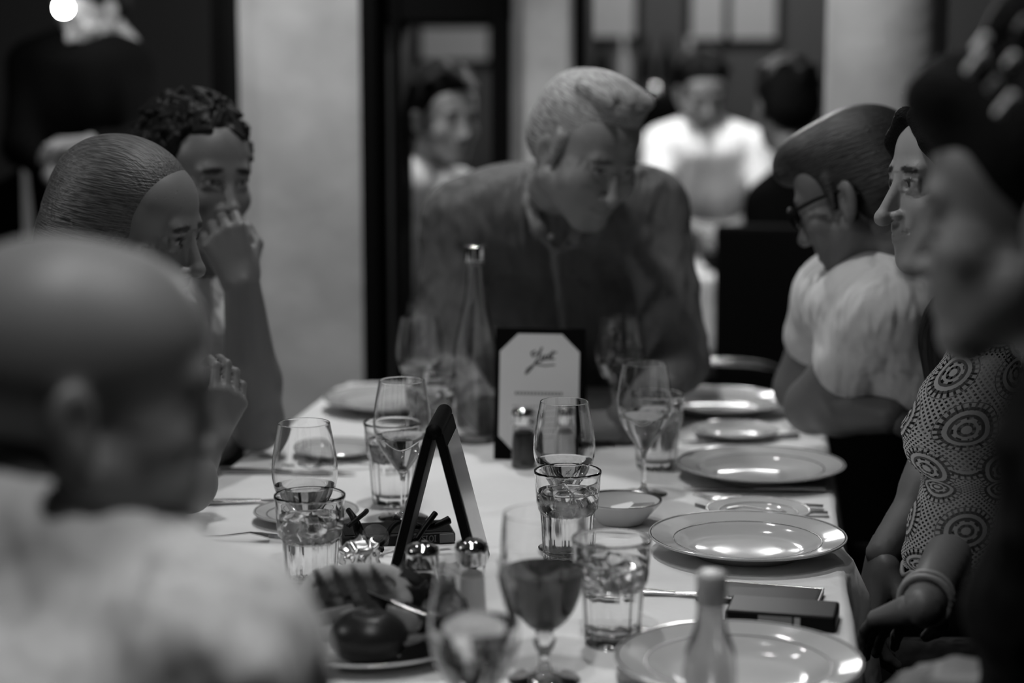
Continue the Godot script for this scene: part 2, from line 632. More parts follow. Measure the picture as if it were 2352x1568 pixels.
func room() -> void:
	var zb := -4.75
	var H := 2.7
	span(-4.2, 2.6, -0.1, 0.0, 1.9, -9.2, "floor", M.floor)
	span(-4.2, 2.6, H, H + 0.1, 1.9, -9.2, "ceiling", M.ceiling)
	span(-4.3, -4.2, 0, H, 1.9, -9.2, "wall_left", M.dark_wall)
	span(2.6, 2.7, 0, H, 1.9, -9.2, "wall_right", M.dark_wall)
	span(-4.2, 2.6, 0, H, 1.9, 2.0, "wall_front", M.dark_wall)
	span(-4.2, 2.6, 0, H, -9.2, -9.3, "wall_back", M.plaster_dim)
	# the partition between the two rooms: plaster piers with openings
	span(-1.3662, -1.0190, 0, H, zb, zb - 0.14, "wall_partition", M.plaster)
	span(-0.9782, -0.9409, 0, 1.56, zb - 0.002, zb - 0.12, "wall_partition_strip", M.plaster)
	span(-0.6551, -0.4891, 0, H, zb, zb - 0.14, "wall_partition_pier", M.plaster)
	span(-1.0259, -0.6551, 2.1, H, zb, zb - 0.14, "wall_partition_lintel", M.plaster)
	span(-2.6, -1.3662, 2.15, H, zb, zb - 0.14, "wall_partition_header", M.plaster)
	span(-0.4891, 2.6, 2.15, H, zb, zb - 0.14, "wall_partition_beam", M.plaster)
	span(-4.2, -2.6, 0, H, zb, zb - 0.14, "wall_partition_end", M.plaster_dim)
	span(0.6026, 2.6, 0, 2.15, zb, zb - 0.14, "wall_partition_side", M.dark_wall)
	# dark timber posts and the frame of the small opening
	struct("trim_1", bev(Vector3(0.044, 2.15, 0.2), 0.008), M.wood_black, Vector3(-0.9923, 1.075, zb + 0.03))
	struct("trim_2", bev(Vector3(0.040, 2.15, 0.2), 0.006), M.wood_black, Vector3(-1.3783, 1.075, zb + 0.02))
	struct("trim_3", bev(Vector3(0.022, 1.6, 0.16), 0.005), M.wood_black, Vector3(-0.9364, 0.8, zb - 0.02))
	struct("trim_4", bev(Vector3(0.034, 2.0, 0.2), 0.006), M.wood_black, Vector3(-0.6751, 1.0, zb - 0.02))
	struct("trim_5", bev(Vector3(0.34, 0.5, 0.16), 0.008), M.wood_black, Vector3(-0.8227, 1.755, zb - 0.03))
	struct("trim_6", bev(Vector3(0.03, 2.15, 0.2), 0.006), M.wood_black, Vector3(-0.4715, 1.075, zb - 0.02))
	# round plaster column
	var col := Acc.new()
	lathe(col, [Vector2(0, 0), Vector2(0.158, 0), Vector2(0.158, 0.1), Vector2(0.15, 0.12), Vector2(0.148, 1.4), Vector2(0.146, 2.55), Vector2(0.16, 2.7), Vector2(0, 2.7)], 64)
	var clad := Acc.new()
	lathe(clad, [Vector2(0.150, 0), Vector2(0.176, 0), Vector2(0.176, 0.12), Vector2(0.168, 0.14), Vector2(0.168, 0.80), Vector2(0.178, 0.82), Vector2(0.178, 0.85), Vector2(0.150, 0.86)], 64)
	struct("trim_7", clad.mesh(), M.wood_black, Vector3(0.2777, 0, -4.82))
	struct("wall_column", col.mesh(), M.plaster, Vector3(0.2777, 0, -4.82))
# ------------------------------------------------------------------------------------------------ the table and what stands on it
const TX0 := -0.879
const TX1 := 0.109
const TZ0 := -1.66   # near end
const TZ1 := -3.80   # far end

func cloth_mesh() -> ArrayMesh:
	# a rounded rectangle: flat top, soft edge, skirt that falls in folds
	var acc := Acc.new()
	var cx := (TX0 + TX1) / 2
	var cz := (TZ0 + TZ1) / 2
	var hx := (TX1 - TX0) / 2
	var hz := (TZ0 - TZ1) / 2
	var ring := []
	var steps := 60
	for k in steps: ring.append(Vector2(hx, lerpf(-hz, hz, float(k) / steps)))
	for k in steps / 2: ring.append(Vector2(lerpf(hx, -hx, float(k) / (steps / 2)), hz))
	for k in steps: ring.append(Vector2(-hx, lerpf(hz, -hz, float(k) / steps)))
	for k in steps / 2: ring.append(Vector2(lerpf(-hx, hx, float(k) / (steps / 2)), -hz))
	var n := ring.size()
	var prof := [[-0.03, 0.0], [-0.012, 0.0], [-0.003, -0.003], [0.002, -0.012], [0.006, -0.05], [0.009, -0.08], [0.012, -0.11], [0.014, -0.14], [0.016, -0.17]]
	var rows := []
	for q in prof.size():
		var row := []
		for k in n:
			var p: Vector2 = ring[k]
			var corner := Vector2(clampf(absf(p.x) - (hx - 0.06), 0, 1), clampf(absf(p.y) - (hz - 0.06), 0, 1))
			var out := Vector2(signf(p.x) if absf(p.x) > hx - 0.001 else 0.0, signf(p.y) if absf(p.y) > hz - 0.001 else 0.0).normalized()
			var s := p.x * 1.3 + p.y
			var deep: float = clampf(-prof[q][1] / 0.20, 0, 1)
			var wave := (sin(s * 17.0) * 0.5 + sin(s * 29.0 + 1.3) * 0.3 + sin(s * 7.0) * 0.4) * 0.03 * deep
			# one fold that stands proud beside the second plate
			var z := cz + p.y
			if p.x > hx - 0.001:
				wave += 0.026 * exp(-pow((z + 2.53) / 0.055, 2)) * smoothstep(0.0, 0.12, deep)
			var o: float = prof[q][0] + wave
			var w := p + out * o
			if corner.x > 0 and corner.y > 0: w -= Vector2(signf(p.x), signf(p.y)) * 0.012
			row.append(Vector3(cx + w.x, TABLE_Y + 0.0 + prof[q][1], cz + w.y))
		rows.append(row)
	for q in rows.size():
		for k in n:
			var a: Vector3 = rows[q][(k + 1) % n] - rows[q][(k + n - 1) % n]
			var b: Vector3 = rows[mini(q + 1, rows.size() - 1)][k] - rows[maxi(q - 1, 0)][k]
			var nn := a.cross(b).normalized()
			var pr: Vector3 = rows[q][k] - Vector3(cx, 0, cz)
			if q == 0: nn = Vector3.UP
			elif nn.dot(Vector3(pr.x / hx, 0.2, pr.z / hz)) < 0: nn = -nn
			acc.vert(rows[q][k], nn)
	for q in rows.size() - 1:
		for k in n:
			acc.quad(q * n + k, q * n + (k + 1) % n, (q + 1) * n + (k + 1) % n, (q + 1) * n + k)
	var c := acc.vert(Vector3(cx, TABLE_Y, cz), Vector3.UP)
	for k in n: acc.tri(c, k, (k + 1) % n)
	return acc.mesh()

func table_setting() -> void:
	var tb := thing("dining_table", "long dark dining table hidden under the white cloth", "table", Vector3((TX0 + TX1) / 2, 0, (TZ0 + TZ1) / 2))
	obj("tabletop", bev(Vector3(TX1 - TX0 - 0.02, 0.03, TZ0 - TZ1 - 0.02), 0.004), M.wood_dark, tb, Vector3(0, TABLE_Y - 0.019, 0))
	for sx in [-1, 1]:
		for sz in [-1, 1]:
			obj("leg", bev(Vector3(0.06, 0.715, 0.06), 0.006), M.wood_dark, tb, Vector3(sx * 0.4, 0.3575, sz * 0.95))
	tag(obj("tablecloth", cloth_mesh(), M.cloth), "white cloth draped over the long table, falling in folds at its edge", "tablecloth")
	plates()
	glasses()
	middle_things()
	food()
	cutlery()

# --- crockery
func plate(r: float, h: float, bands: Array, called := "dinner_plate") -> Node3D:
	var t := Node3D.new()
	t.name = called
	add_child(t, true)
	var a := Acc.new()
	var w := r * 0.68
	lathe(a, [Vector2(0, 0.002), Vector2(r * 0.5, 0.002), Vector2(r * 0.52, 0), Vector2(r * 0.56, 0), Vector2(r * 0.58, 0.004), Vector2(w, h * 0.45), Vector2(r * 0.8, h * 0.72), Vector2(r - 0.002, h - 0.003), Vector2(r, h - 0.001), Vector2(r - 0.001, h + 0.001), Vector2(r - 0.004, h), Vector2(r * 0.82, h * 0.80), Vector2(r * 0.74, h * 0.70), Vector2(w, h * 0.56), Vector2(r * 0.6, h * 0.33), Vector2(r * 0.5, h * 0.22), Vector2(r * 0.3, h * 0.17), Vector2(0, h * 0.16)], 96)
	obj("dish", a.mesh(), M.porcelain, t)
	for b in bands:
		var q := Acc.new()
		# a thin painted line lying just on the glaze
		var y0: float = b[2]
		lathe(q, [Vector2(b[0], y0), Vector2(b[0] + b[1], y0 + b[3]), Vector2(b[0] + b[1], y0 + b[3] + 0.0003), Vector2(b[0], y0 + 0.0003)], 96, true)
		obj("rim_line", q.mesh(), M.band, t)
	return t

func plates() -> void:
	var big := plate(0.135, 0.026, [[0.1305, 0.0028, 0.0261, 0.0002], [0.1000, 0.0012, 0.0186, 0.0002]])
	tag(big, "sharp white dinner plate with two thin dark rim lines, before a small plate and forks", "plate", "dinner plates along the right side")
	big.position = Vector3(-0.0215, 0.75, -2.5248)
	copy(big, Vector3(-0.0242, 0.75, -1.9877), 0.4, "white dinner plate with dark rim line nearest to the viewer, behind the small glass bottle")
	copy(big, Vector3(-0.0063, 0.75, -2.9883), 0.9, "white dinner plate in front of the crossed bare arms, third from the viewer")
	copy(big, Vector3(-0.0898, 0.75, -3.5566), 1.4, "white dinner plate at the bare elbow near the far end of the table")
	copy(big, Vector3(-0.7073, 0.75, -3.4947), 2.2, "white dinner plate at the far corner of the table by the plaster wall")
	var small := plate(0.077, 0.016, [[0.0735, 0.0020, 0.0161, 0.0002], [0.0570, 0.0010, 0.0116, 0.0002]], "bread_plate")
	tag(small, "small white bread plate right behind the sharp dinner plate, under a fork", "plate", "bread plates")
	small.position = Vector3(-0.0083, 0.75, -2.7146)
	copy(small, Vector3(-0.6614, 0.75, -2.6172), 0.5, "small white bread plate behind the front left tumbler of iced water")
	copy(small, Vector3(-0.0522, 0.75, -3.3181), 0.7, "small white bread plate between the two farther dinner plates on the right")
	copy(small, Vector3(-0.7236, 0.75, -3.069), 0.9, "small white bread plate with scraps, near the elbow of the young man")
	# butter dish
	var t := thing("butter_dish", "small flared white dish of butter pats behind the right hand water tumbler", "dish", Vector3(-0.2062, 0.75, -2.6665))
	var a := Acc.new()
	lathe(a, [Vector2(0, 0.001), Vector2(0.030, 0), Vector2(0.033, 0.002), Vector2(0.047, 0.018), Vector2(0.060, 0.033), Vector2(0.0605, 0.035), Vector2(0.058, 0.0348), Vector2(0.044, 0.019), Vector2(0.030, 0.006), Vector2(0, 0.005)], 72)
	obj("dish", a.mesh(), M.porcelain, t)
	var q := Acc.new()
	lathe(q, [Vector2(0.0565, 0.0341), Vector2(0.0595, 0.0354), Vector2(0.0595, 0.0358), Vector2(0.0565, 0.0345)], 72, true)
	obj("rim_line", q.mesh(), M.band, t)
	for k in 2:
		tag(obj("butter_pat", bev(Vector3(0.034, 0.011, 0.022), 0.002), M.salt if k == 0 else M.foil, self, Vector3(-0.2062, 0.75, -2.6665) + Vector3(0.004 + 0.028 * k, 0.017 + 0.006 * k, -0.012 + 0.014 * k), Vector3(0.12, 0.4 - 0.7 * k, 0.16)), ["pale bare butter pat lying in the small flared dish", "wrapped butter pat leaning in the small flared dish"][k], "butter")

# --- glass
func facet(a: float, r: float, y: float, row: int) -> float:
	# hollow flutes round the lower half of the tumbler
	if row < 2 or row > 5 or r < 0.02: return r
	var st := TAU / 10.0
	var m := (fposmod(a, st) / st) * 2.0 - 1.0
	return r * (1.0 - 0.068 * (1.0 - m * m))

func make_tumbler(level: float) -> Node3D:
	var t := Node3D.new()
	t.name = "water_tumbler"
	add_child(t, true)
	var a := Acc.new()
	lathe(a, [Vector2(0, 0.0015), Vector2(0.029, 0.0), Vector2(0.0325, 0.0035), Vector2(0.0335, 0.012), Vector2(0.0372, 0.066), Vector2(0.0378, 0.070), Vector2(0.0405, 0.0745), Vector2(0.0420, 0.085), Vector2(0.0440, 0.118), Vector2(0.0452, 0.1225), Vector2(0.0450, 0.1252), Vector2(0.0437, 0.1262), Vector2(0.0425, 0.1250), Vector2(0.0420, 0.122), Vector2(0.0415, 0.116), Vector2(0.0388, 0.080), Vector2(0.0326, 0.068), Vector2(0.0288, 0.020), Vector2(0.027, 0.0135), Vector2(0.014, 0.0115), Vector2(0, 0.011)], 80, false, true)
	obj("glass", a.mesh(), M.glass, t)
	if level > 0.0:
		var w := Acc.new()
		var top_r := lerpf(0.0392, 0.0415, clampf((level - 0.08) / 0.036, 0, 1)) + 0.0003
		lathe(w, [Vector2(0, 0.0108), Vector2(0.014, 0.0113), Vector2(0.0272, 0.0133), Vector2(0.0291, 0.020), Vector2(0.0329, 0.068), Vector2(0.0391, 0.080), Vector2(top_r, level), Vector2(top_r - 0.0015, level - 0.0012), Vector2(top_r - 0.006, level - 0.0016), Vector2(0, level - 0.0015)], 64)
		obj("water", w.mesh(), M.water, t)
	return t

func ice(at: Vector3, count: int, label: String, level: float) -> void:
	for k in count:
		var a := Acc.new()
		bevel(a, Vector3(0.025, 0.021, 0.024), 0.005, Transform3D(), 3)
		for j in a.v.size(): a.v[j] += a.n[j] * rng.randf_range(-0.0006, 0.0006)
		var ang := TAU * k / count + at.x * 9.0
		tag(obj("ice_cube", a.mesh(), M.ice, self, at + Vector3(cos(ang) * 0.0175, level - 0.008 - 0.004 * (k % 2), sin(ang) * 0.0175), Vector3(rng.randf() * 3, rng.randf() * 3, rng.randf() * 3)), label.replace("ice cube", "ice cube floating " + ["at the right", "at the back", "at the left"][k]), "ice cube", "ice cubes in the tumblers")

func make_wine_glass(level: float, fluid: Material, h := 0.205) -> Node3D:
	var t := Node3D.new()
	t.name = "wine_glass"
	add_child(t, true)
	var k := h / 0.205
	var f := Acc.new()
	lathe(f, [Vector2(0, 0), Vector2(0.034, 0.0), Vector2(0.0365, 0.0008), Vector2(0.0368, 0.0016), Vector2(0.034, 0.0022), Vector2(0.02, 0.0035), Vector2(0.009, 0.0065), Vector2(0.0045, 0.012), Vector2(0.0034, 0.025), Vector2(0.0033, 0.055), Vector2(0.0045, 0.065), Vector2(0.0085, 0.0722), Vector2(0.004, 0.0728), Vector2(0, 0.0728)], 48)
	obj("stem", f.mesh(), M.glass, t)
	var prof := [Vector2(0.0082, 0.0718), Vector2(0.013, 0.0775), Vector2(0.024, 0.092), Vector2(0.0345, 0.109), Vector2(0.0402, 0.124), Vector2(0.0424, 0.138), Vector2(0.0418, 0.154), Vector2(0.0388, 0.176), Vector2(0.0350, 0.196), Vector2(0.0334, 0.205)]
	var sp := []
	for j in prof.size() - 1:
		for q in 4:
			sp.append(prof[j].cubic_interpolate(prof[j + 1], prof[maxi(j - 1, 0)], prof[mini(j + 2, prof.size() - 1)], q / 4.0))
	sp.append(prof[-1])
	obj("bowl", bowl_mesh(sp), M.glass, t)
	if level > 0.0:
		var w := Acc.new()
		var body := [Vector2(0, 0.0729)]
		for p in sp:
			if p.y > 0.0735 and p.y < level: body.append(Vector2(p.x - 0.0008, p.y))
		var last: Vector2 = body[-1]
		body.append(Vector2(last.x - 0.0002, level))
		body.append(Vector2(last.x - 0.002, level - 0.0010))
		body.append(Vector2(0, level - 0.0013))
		lathe(w, body, 64)
		obj("wine", w.mesh(), fluid, t)
	return t

func bowl_mesh(sp: Array) -> ArrayMesh:
	# outside, rounded rim, then the inside a millimetre in
	var wall := []
	wall.append(Vector2(0, sp[0].y))
	for p in sp: wall.append(p)
	var top: Vector2 = sp[-1]
	wall.append(top + Vector2(-0.0001, 0.0005))
	wall.append(top + Vector2(-0.0006, 0.0008))
	wall.append(top + Vector2(-0.0011, 0.0004))
	for j in range(sp.size() - 1, -1, -1):
		wall.append(Vector2(maxf(sp[j].x - 0.0011, 0.0), sp[j].y + 0.0010 * clampf(1.0 - j / 8.0, 0, 1)))
	wall.append(Vector2(0, sp[0].y + 0.0012))
	var a := Acc.new()
	lathe(a, wall, 72)
	return a.mesh()

func make_goblet() -> Node3D:
	var t := Node3D.new()
	t.name = "wine_goblet"
	add_child(t, true)
	var f := Acc.new()
	lathe(f, [Vector2(0, 0), Vector2(0.037, 0), Vector2(0.0395, 0.0012), Vector2(0.038, 0.0026), Vector2(0.02, 0.005), Vector2(0.009, 0.010), Vector2(0.006, 0.022), Vector2(0.0062, 0.030), Vector2(0.0115, 0.040), Vector2(0.0125, 0.046), Vector2(0.009, 0.053), Vector2(0.011, 0.058), Vector2(0.004, 0.0585), Vector2(0, 0.0585)], 48)
	obj("stem", f.mesh(), M.glass, t)
	var prof := [Vector2(0.0108, 0.0575), Vector2(0.020, 0.064), Vector2(0.031, 0.078), Vector2(0.040, 0.100), Vector2(0.0455, 0.124), Vector2(0.0472, 0.146), Vector2(0.0462, 0.168), Vector2(0.0445, 0.186)]
	var sp := []
	for j in prof.size() - 1:
		for q in 4:
			sp.append(prof[j].cubic_interpolate(prof[j + 1], prof[maxi(j - 1, 0)], prof[mini(j + 2, prof.size() - 1)], q / 4.0))
	sp.append(prof[-1])
	obj("bowl", bowl_mesh(sp), M.glass, t)
	var w := Acc.new()
	var body := [Vector2(0, 0.0586)]
	for p in sp:
		if p.y > 0.059 and p.y < 0.124: body.append(Vector2(p.x - 0.0008, p.y))
	body.append(Vector2(body[-1].x - 0.0002, 0.1245))
	body.append(Vector2(body[-1].x - 0.002, 0.1235))
	body.append(Vector2(0, 0.1230))
	lathe(w, body, 64)
	obj("wine", w.mesh(), M.red, t)
	return t

func glasses() -> void:
	var ga := "water tumblers"
	var t := make_tumbler(0.098)
	t.position = Vector3(-0.5663, 0.75, -2.2595)
	tag(t, "faceted tumbler of iced water, sharp, in front of the shoulder of the bald man", "glass", ga)
	ice(t.position, 3, "ice cube in the sharp tumbler beside the bald man", 0.098)
	copy(t, Vector3(-0.2597, 0.75, -2.4423), 0.3, "faceted tumbler of iced water in front of the menu card, behind the red wine")
	ice(Vector3(-0.2597, 0.75, -2.4423), 3, "ice cube in the tumbler in front of the menu card", 0.098)
	copy(t, Vector3(-0.1708, 0.75, -2.0949), 0.5, "faceted tumbler of iced water right of the red wine goblet")
	ice(Vector3(-0.1708, 0.75, -2.0949), 3, "ice cube in the tumbler right of the red wine", 0.098)
	copy(t, Vector3(-0.5562, 0.75, -2.7412), 0.2, "faceted water tumbler behind the triangular black stand, left of the salt")
	copy(t, Vector3(-0.5772, 0.75, -3.1733), 0.1, "blurred water tumbler left of the clear tall bottle")
	copy(t, Vector3(-0.1764, 0.75, -3.0402), 0.1, "blurred water tumbler just behind the white wine glass next to the third dinner plate")
	copy(t, Vector3(-0.2559, 0.75, -3.5204), 0.1, "blurred water tumbler farthest away, right of the menu card")
	var gw := "white wine glasses"
	var w := make_wine_glass(0.124, M.wine)
	w.position = Vector3(-0.587, 0.75, -2.3178)
	tag(w, "stemmed glass of white wine standing behind the sharp water tumbler", "glass", gw)
	copy(w, Vector3(-0.5241, 0.75, -2.6493), 0.0, "stemmed glass of white wine behind the triangular black stand")
	copy(w, Vector3(-0.2722, 0.75, -2.5137), 0.0, "stemmed glass of white wine in front of the menu card and shakers")
	copy(w, Vector3(-0.1851, 0.75, -2.8501), 0.0, "stemmed glass of white wine right of the menu card, beside the third dinner plate")
	copy(w, Vector3(-0.2654, 0.75, -3.361), 0.0, "blurred stemmed wine glass behind the menu card, at the sleeve of the grey haired man")
	copy(w, Vector3(-0.6215, 0.75, -3.3122), 0.0, "blurred stemmed wine glass left of the tall clear bottle")
	var near := make_wine_glass(0.150, M.wine)
	near.position = Vector3(-0.2643, 0.75, -1.6704)
	tag(near, "blurred glass of white wine nearest to the viewer at the foot of the photo", "glass", gw)
	var g := make_goblet()
	g.position = Vector3(-0.2326, 0.75, -1.9562)
	tag(g, "short stemmed goblet of red wine between the nearest white wine and a tumbler", "glass")
	bottle()

func bottle() -> void:
	var t := thing("water_bottle", "tall clear glass bottle with a metal capped neck before the grey haired man", "bottle", Vector3(-0.5063, 0.75, -3.221))
	var prof := [Vector2(0, 0.004), Vector2(0.036, 0), Vector2(0.040, 0.004), Vector2(0.0405, 0.02), Vector2(0.0405, 0.14), Vector2(0.038, 0.17), Vector2(0.029, 0.21), Vector2(0.020, 0.25), Vector2(0.0155, 0.285), Vector2(0.0145, 0.31), Vector2(0.0165, 0.314), Vector2(0.0165, 0.320), Vector2(0.0145, 0.324)]
	var a := Acc.new()
	var sp := []
	for j in prof.size() - 1:
		for q in 3: sp.append(prof[j].lerp(prof[j + 1], q / 3.0))
	sp.append(prof[-1])
	for j in range(prof.size() - 1, 0, -1): sp.append(Vector2(maxf(prof[j].x - 0.003, 0), prof[j].y + (0.006 if j < 3 else 0.0)))
	sp.append(Vector2(0, 0.009))
	lathe(a, sp, 56)
	obj("glass", a.mesh(), M.glass, t)
	var c := Acc.new()
	lathe(c, [Vector2(0, 0.318), Vector2(0.0175, 0.318), Vector2(0.0182, 0.321), Vector2(0.0182, 0.343), Vector2(0.0165, 0.346), Vector2(0, 0.346)], 40)
	obj("cap", c.mesh(), M.chrome, t)

# --- the menu card, the triangular stand, shakers, spectacles
func card_texture() -> ImageTexture:
	var im := Image.create(300, 440, false, Image.FORMAT_RGB8)
	im.fill(Color(0.9, 0.9, 0.9))
	var dk := Color(0.22, 0.22, 0.22)
	# a script mark with a long descending first letter
	var strokes := [
		[[132, 62], [118, 70], [124, 82], [150, 66], [158, 50], [146, 84], [126, 118], [106, 142], [98, 146], [104, 130], [136, 108], [160, 96]],
		[[160, 78], [156, 92], [164, 94], [172, 78]], [[174, 78], [170, 92], [178, 90]], [[190, 76], [180, 80], [190, 88], [180, 93]], [[200, 62], [194, 92], [204, 90]], [[188, 72], [212, 66]], [[140, 112], [170, 116], [206, 112]]]
	for s in strokes:
		for j in s.size() - 1:
			var p := Vector2(s[j][0], s[j][1])
			var q := Vector2(s[j + 1][0], s[j + 1][1])
			var m := int(p.distance_to(q)) + 1
			for k in m + 1:
				var c := p.lerp(q, float(k) / m)
				im.fill_rect(Rect2i(int(c.x) - 2, int(c.y) - 2, 5, 5), dk)
	var faint := Color(0.62, 0.62, 0.62)
	# heading line, then small print
	for k in 14: im.fill_rect(Rect2i(60 + k * 13, 212, 9, 11), Color(0.42, 0.42, 0.42))
	for row in 6:
		for k in 16:
			im.fill_rect(Rect2i(52 + k * 12 + (row % 3), 262 + row * 22, 8 - (k + row) % 3, 5), faint)
	return ImageTexture.create_from_image(im)

func shaker(label: String, at: Vector3, filled: Material, turn: float) -> void:
	var t := thing("salt_shaker" if filled == M.salt else "pepper_shaker", label, "shaker", at, turn, "salt and pepper shakers")
	var a := Acc.new()
	lathe(a, [Vector2(0, 0.001), Vector2(0.018, 0), Vector2(0.0205, 0.003), Vector2(0.0205, 0.02), Vector2(0.0185, 0.055), Vector2(0.0165, 0.073), Vector2(0.0160, 0.078), Vector2(0.0145, 0.078), Vector2(0.0165, 0.055), Vector2(0.0182, 0.02), Vector2(0.016, 0.006), Vector2(0, 0.005)], 40)
	obj("jar", a.mesh(), M.glass, t)
	var f := Acc.new()
	lathe(f, [Vector2(0, 0.0045), Vector2(0.0162, 0.0058), Vector2(0.0184, 0.02), Vector2(0.0167, 0.055), Vector2(0.0160, 0.060), Vector2(0, 0.058)], 32)
	obj("filling", f.mesh(), filled, t)
	var c := Acc.new()
	lathe(c, [Vector2(0, 0.072), Vector2(0.0185, 0.072), Vector2(0.0200, 0.075), Vector2(0.0196, 0.088), Vector2(0.0204, 0.091), Vector2(0.0185, 0.097), Vector2(0.012, 0.101), Vector2(0, 0.1025)], 40)
	obj("lid", c.mesh(), M.chrome, t)

func middle_things() -> void:
	# upright menu card
	var p := Vector3(-0.3769, 0.75, -3.0742)
	var t := thing("menu_holder", "upright black menu board with a pale card held at clipped corners", "menu", p, 0.03)
	var tilt := -0.17
	var lean := Basis(Vector3.RIGHT, tilt)
	obj("board", bev(Vector3(0.150, 0.222, 0.008), 0.002), M.leather, t, lean * Vector3(0, 0.111, 0), Vector3(tilt, 0, 0))
	obj("back_flap", bev(Vector3(0.150, 0.222, 0.006), 0.002), M.leather, t, Vector3(0, 0.1075, -0.080), Vector3(0.28, 0, 0))
	var card := Acc.new()
	var pw := 0.067
	var ph := 0.101
	var ch := 0.030
	var pts := [Vector2(-pw + ch, -ph), Vector2(pw - ch, -ph), Vector2(pw, -ph + ch), Vector2(pw, ph - ch), Vector2(pw - ch, ph), Vector2(-pw + ch, ph), Vector2(-pw, ph - ch), Vector2(-pw, -ph + ch)]
	for side in 2:
		var z := 0.0011 if side == 0 else 0.0
		var c := card.vert(Vector3(0, 0, z), Vector3(0, 0, 1 - 2 * side), Color.WHITE, Vector2(0.5, 0.5))
		for k in 8: card.vert(Vector3(pts[k].x, pts[k].y, z), Vector3(0, 0, 1 - 2 * side), Color.WHITE, Vector2(0.5 + pts[k].x / pw * 0.5, 0.5 - pts[k].y / ph * 0.5))
		for k in 8: card.tri(c, c + 1 + k, c + 1 + (k + 1) % 8)
	for k in 8:
		var a: Vector2 = pts[k]
		var b: Vector2 = pts[(k + 1) % 8]
		card.flat(Vector3(a.x, a.y, 0), Vector3(b.x, b.y, 0), Vector3(b.x, b.y, 0.0011), Vector3(a.x, a.y, 0.0011), Vector3((a + b).x, (a + b).y, 0))
	M.card = mat(1.0, 0.75)
	M.card.albedo_color = Color(0.9, 0.9, 0.9)
	M.card.albedo_texture = card_texture()
	obj("card", card.mesh(), M.card, t, lean * Vector3(0, 0.111, 0.0045), Vector3(tilt, 0, 0))
	shaker("pepper shaker with a metal lid against the pale menu card", Vector3(-0.3937, 0.75, -3.0171), M.pepper, 0.2)
	shaker("salt shaker with a metal lid seen through the wine glass at the menu card", Vector3(-0.3265, 0.75, -3.0365), M.salt, 0.4)
	shaker("dark filled pepper shaker between the triangular black stand and the nearest wine", Vector3(-0.3989, 0.75, -2.1332), M.pepper, 0.3)
	shaker("salt shaker with a bright metal lid, right of the dark filled pepper shaker", Vector3(-0.3439, 0.75, -2.1566), M.salt, 0.7)
	# triangular stand, seen from its open end
	var bl := Vector3(-0.4732, 0.75, -2.3106)
	var br := Vector3(-0.3605, 0.75, -2.3118)
	var mid := (bl + br) / 2
	var along := Vector3(-0.075, 0, -1).normalized()
	var across := Vector3(-along.z, 0, along.x)
	var st := thing("table_tent", "black triangular table stand seen from its open end, standing between the tumblers", "table stand", mid)
	var half := 0.056
	var tall := 0.196
	for s in [-1, 1]:
		var foot: Vector3 = across * half * s
		var top: Vector3 = across * 0.006 * s + Vector3(0, tall, 0)
		var upv: Vector3 = (top - foot).normalized()
		var outv: Vector3 = upv.cross(along) * -s
		if outv.dot(across * s) < 0: outv = -outv
		var b := Basis(outv, upv, outv.cross(upv))
		var a := Acc.new()
		bevel(a, Vector3(0.0115, (top - foot).length(), 0.140), 0.0025, Transform3D(b, (foot + top) / 2 + along * 0.07), 2)
		obj("panel", a.mesh(), M.leather, st)
		var sh := Acc.new()
		bevel(sh, Vector3(0.0015, 0.165, 0.118), 0.0006, Transform3D(b, (foot + top) / 2 + along * 0.07 + outv * 0.0068), 1)
		obj("leaflet", sh.mesh(), M.leaflet, st)
	var hinge := Acc.new()
	tube(hinge, [Vector3(0, tall + 0.003, 0), along * 0.14 + Vector3(0, tall + 0.003, 0)], [0.0105], 16)
	obj("hinge", hinge.mesh(), M.leather, st)
	specs()
	phones()
	# the small glass bottle close to the viewer
	var sb := thing("sauce_bottle", "small blurred glass bottle with a pale cap before the nearest dinner plate", "bottle", Vector3(-0.0494, 0.75, -1.7977))
	var g := Acc.new()
	lathe(g, [Vector2(0, 0.001), Vector2(0.024, 0), Vector2(0.0265, 0.004), Vector2(0.0265, 0.075), Vector2(0.024, 0.095), Vector2(0.016, 0.115), Vector2(0.0135, 0.135), Vector2(0.0135, 0.150), Vector2(0, 0.150)], 40)
	obj("glass", g.mesh(), M.smoke, sb)
	var c := Acc.new()
	lathe(c, [Vector2(0, 0.140), Vector2(0.015, 0.140), Vector2(0.015, 0.168), Vector2(0.013, 0.172), Vector2(0, 0.172)], 32)
	obj("cap", c.mesh(), M.cap, sb)

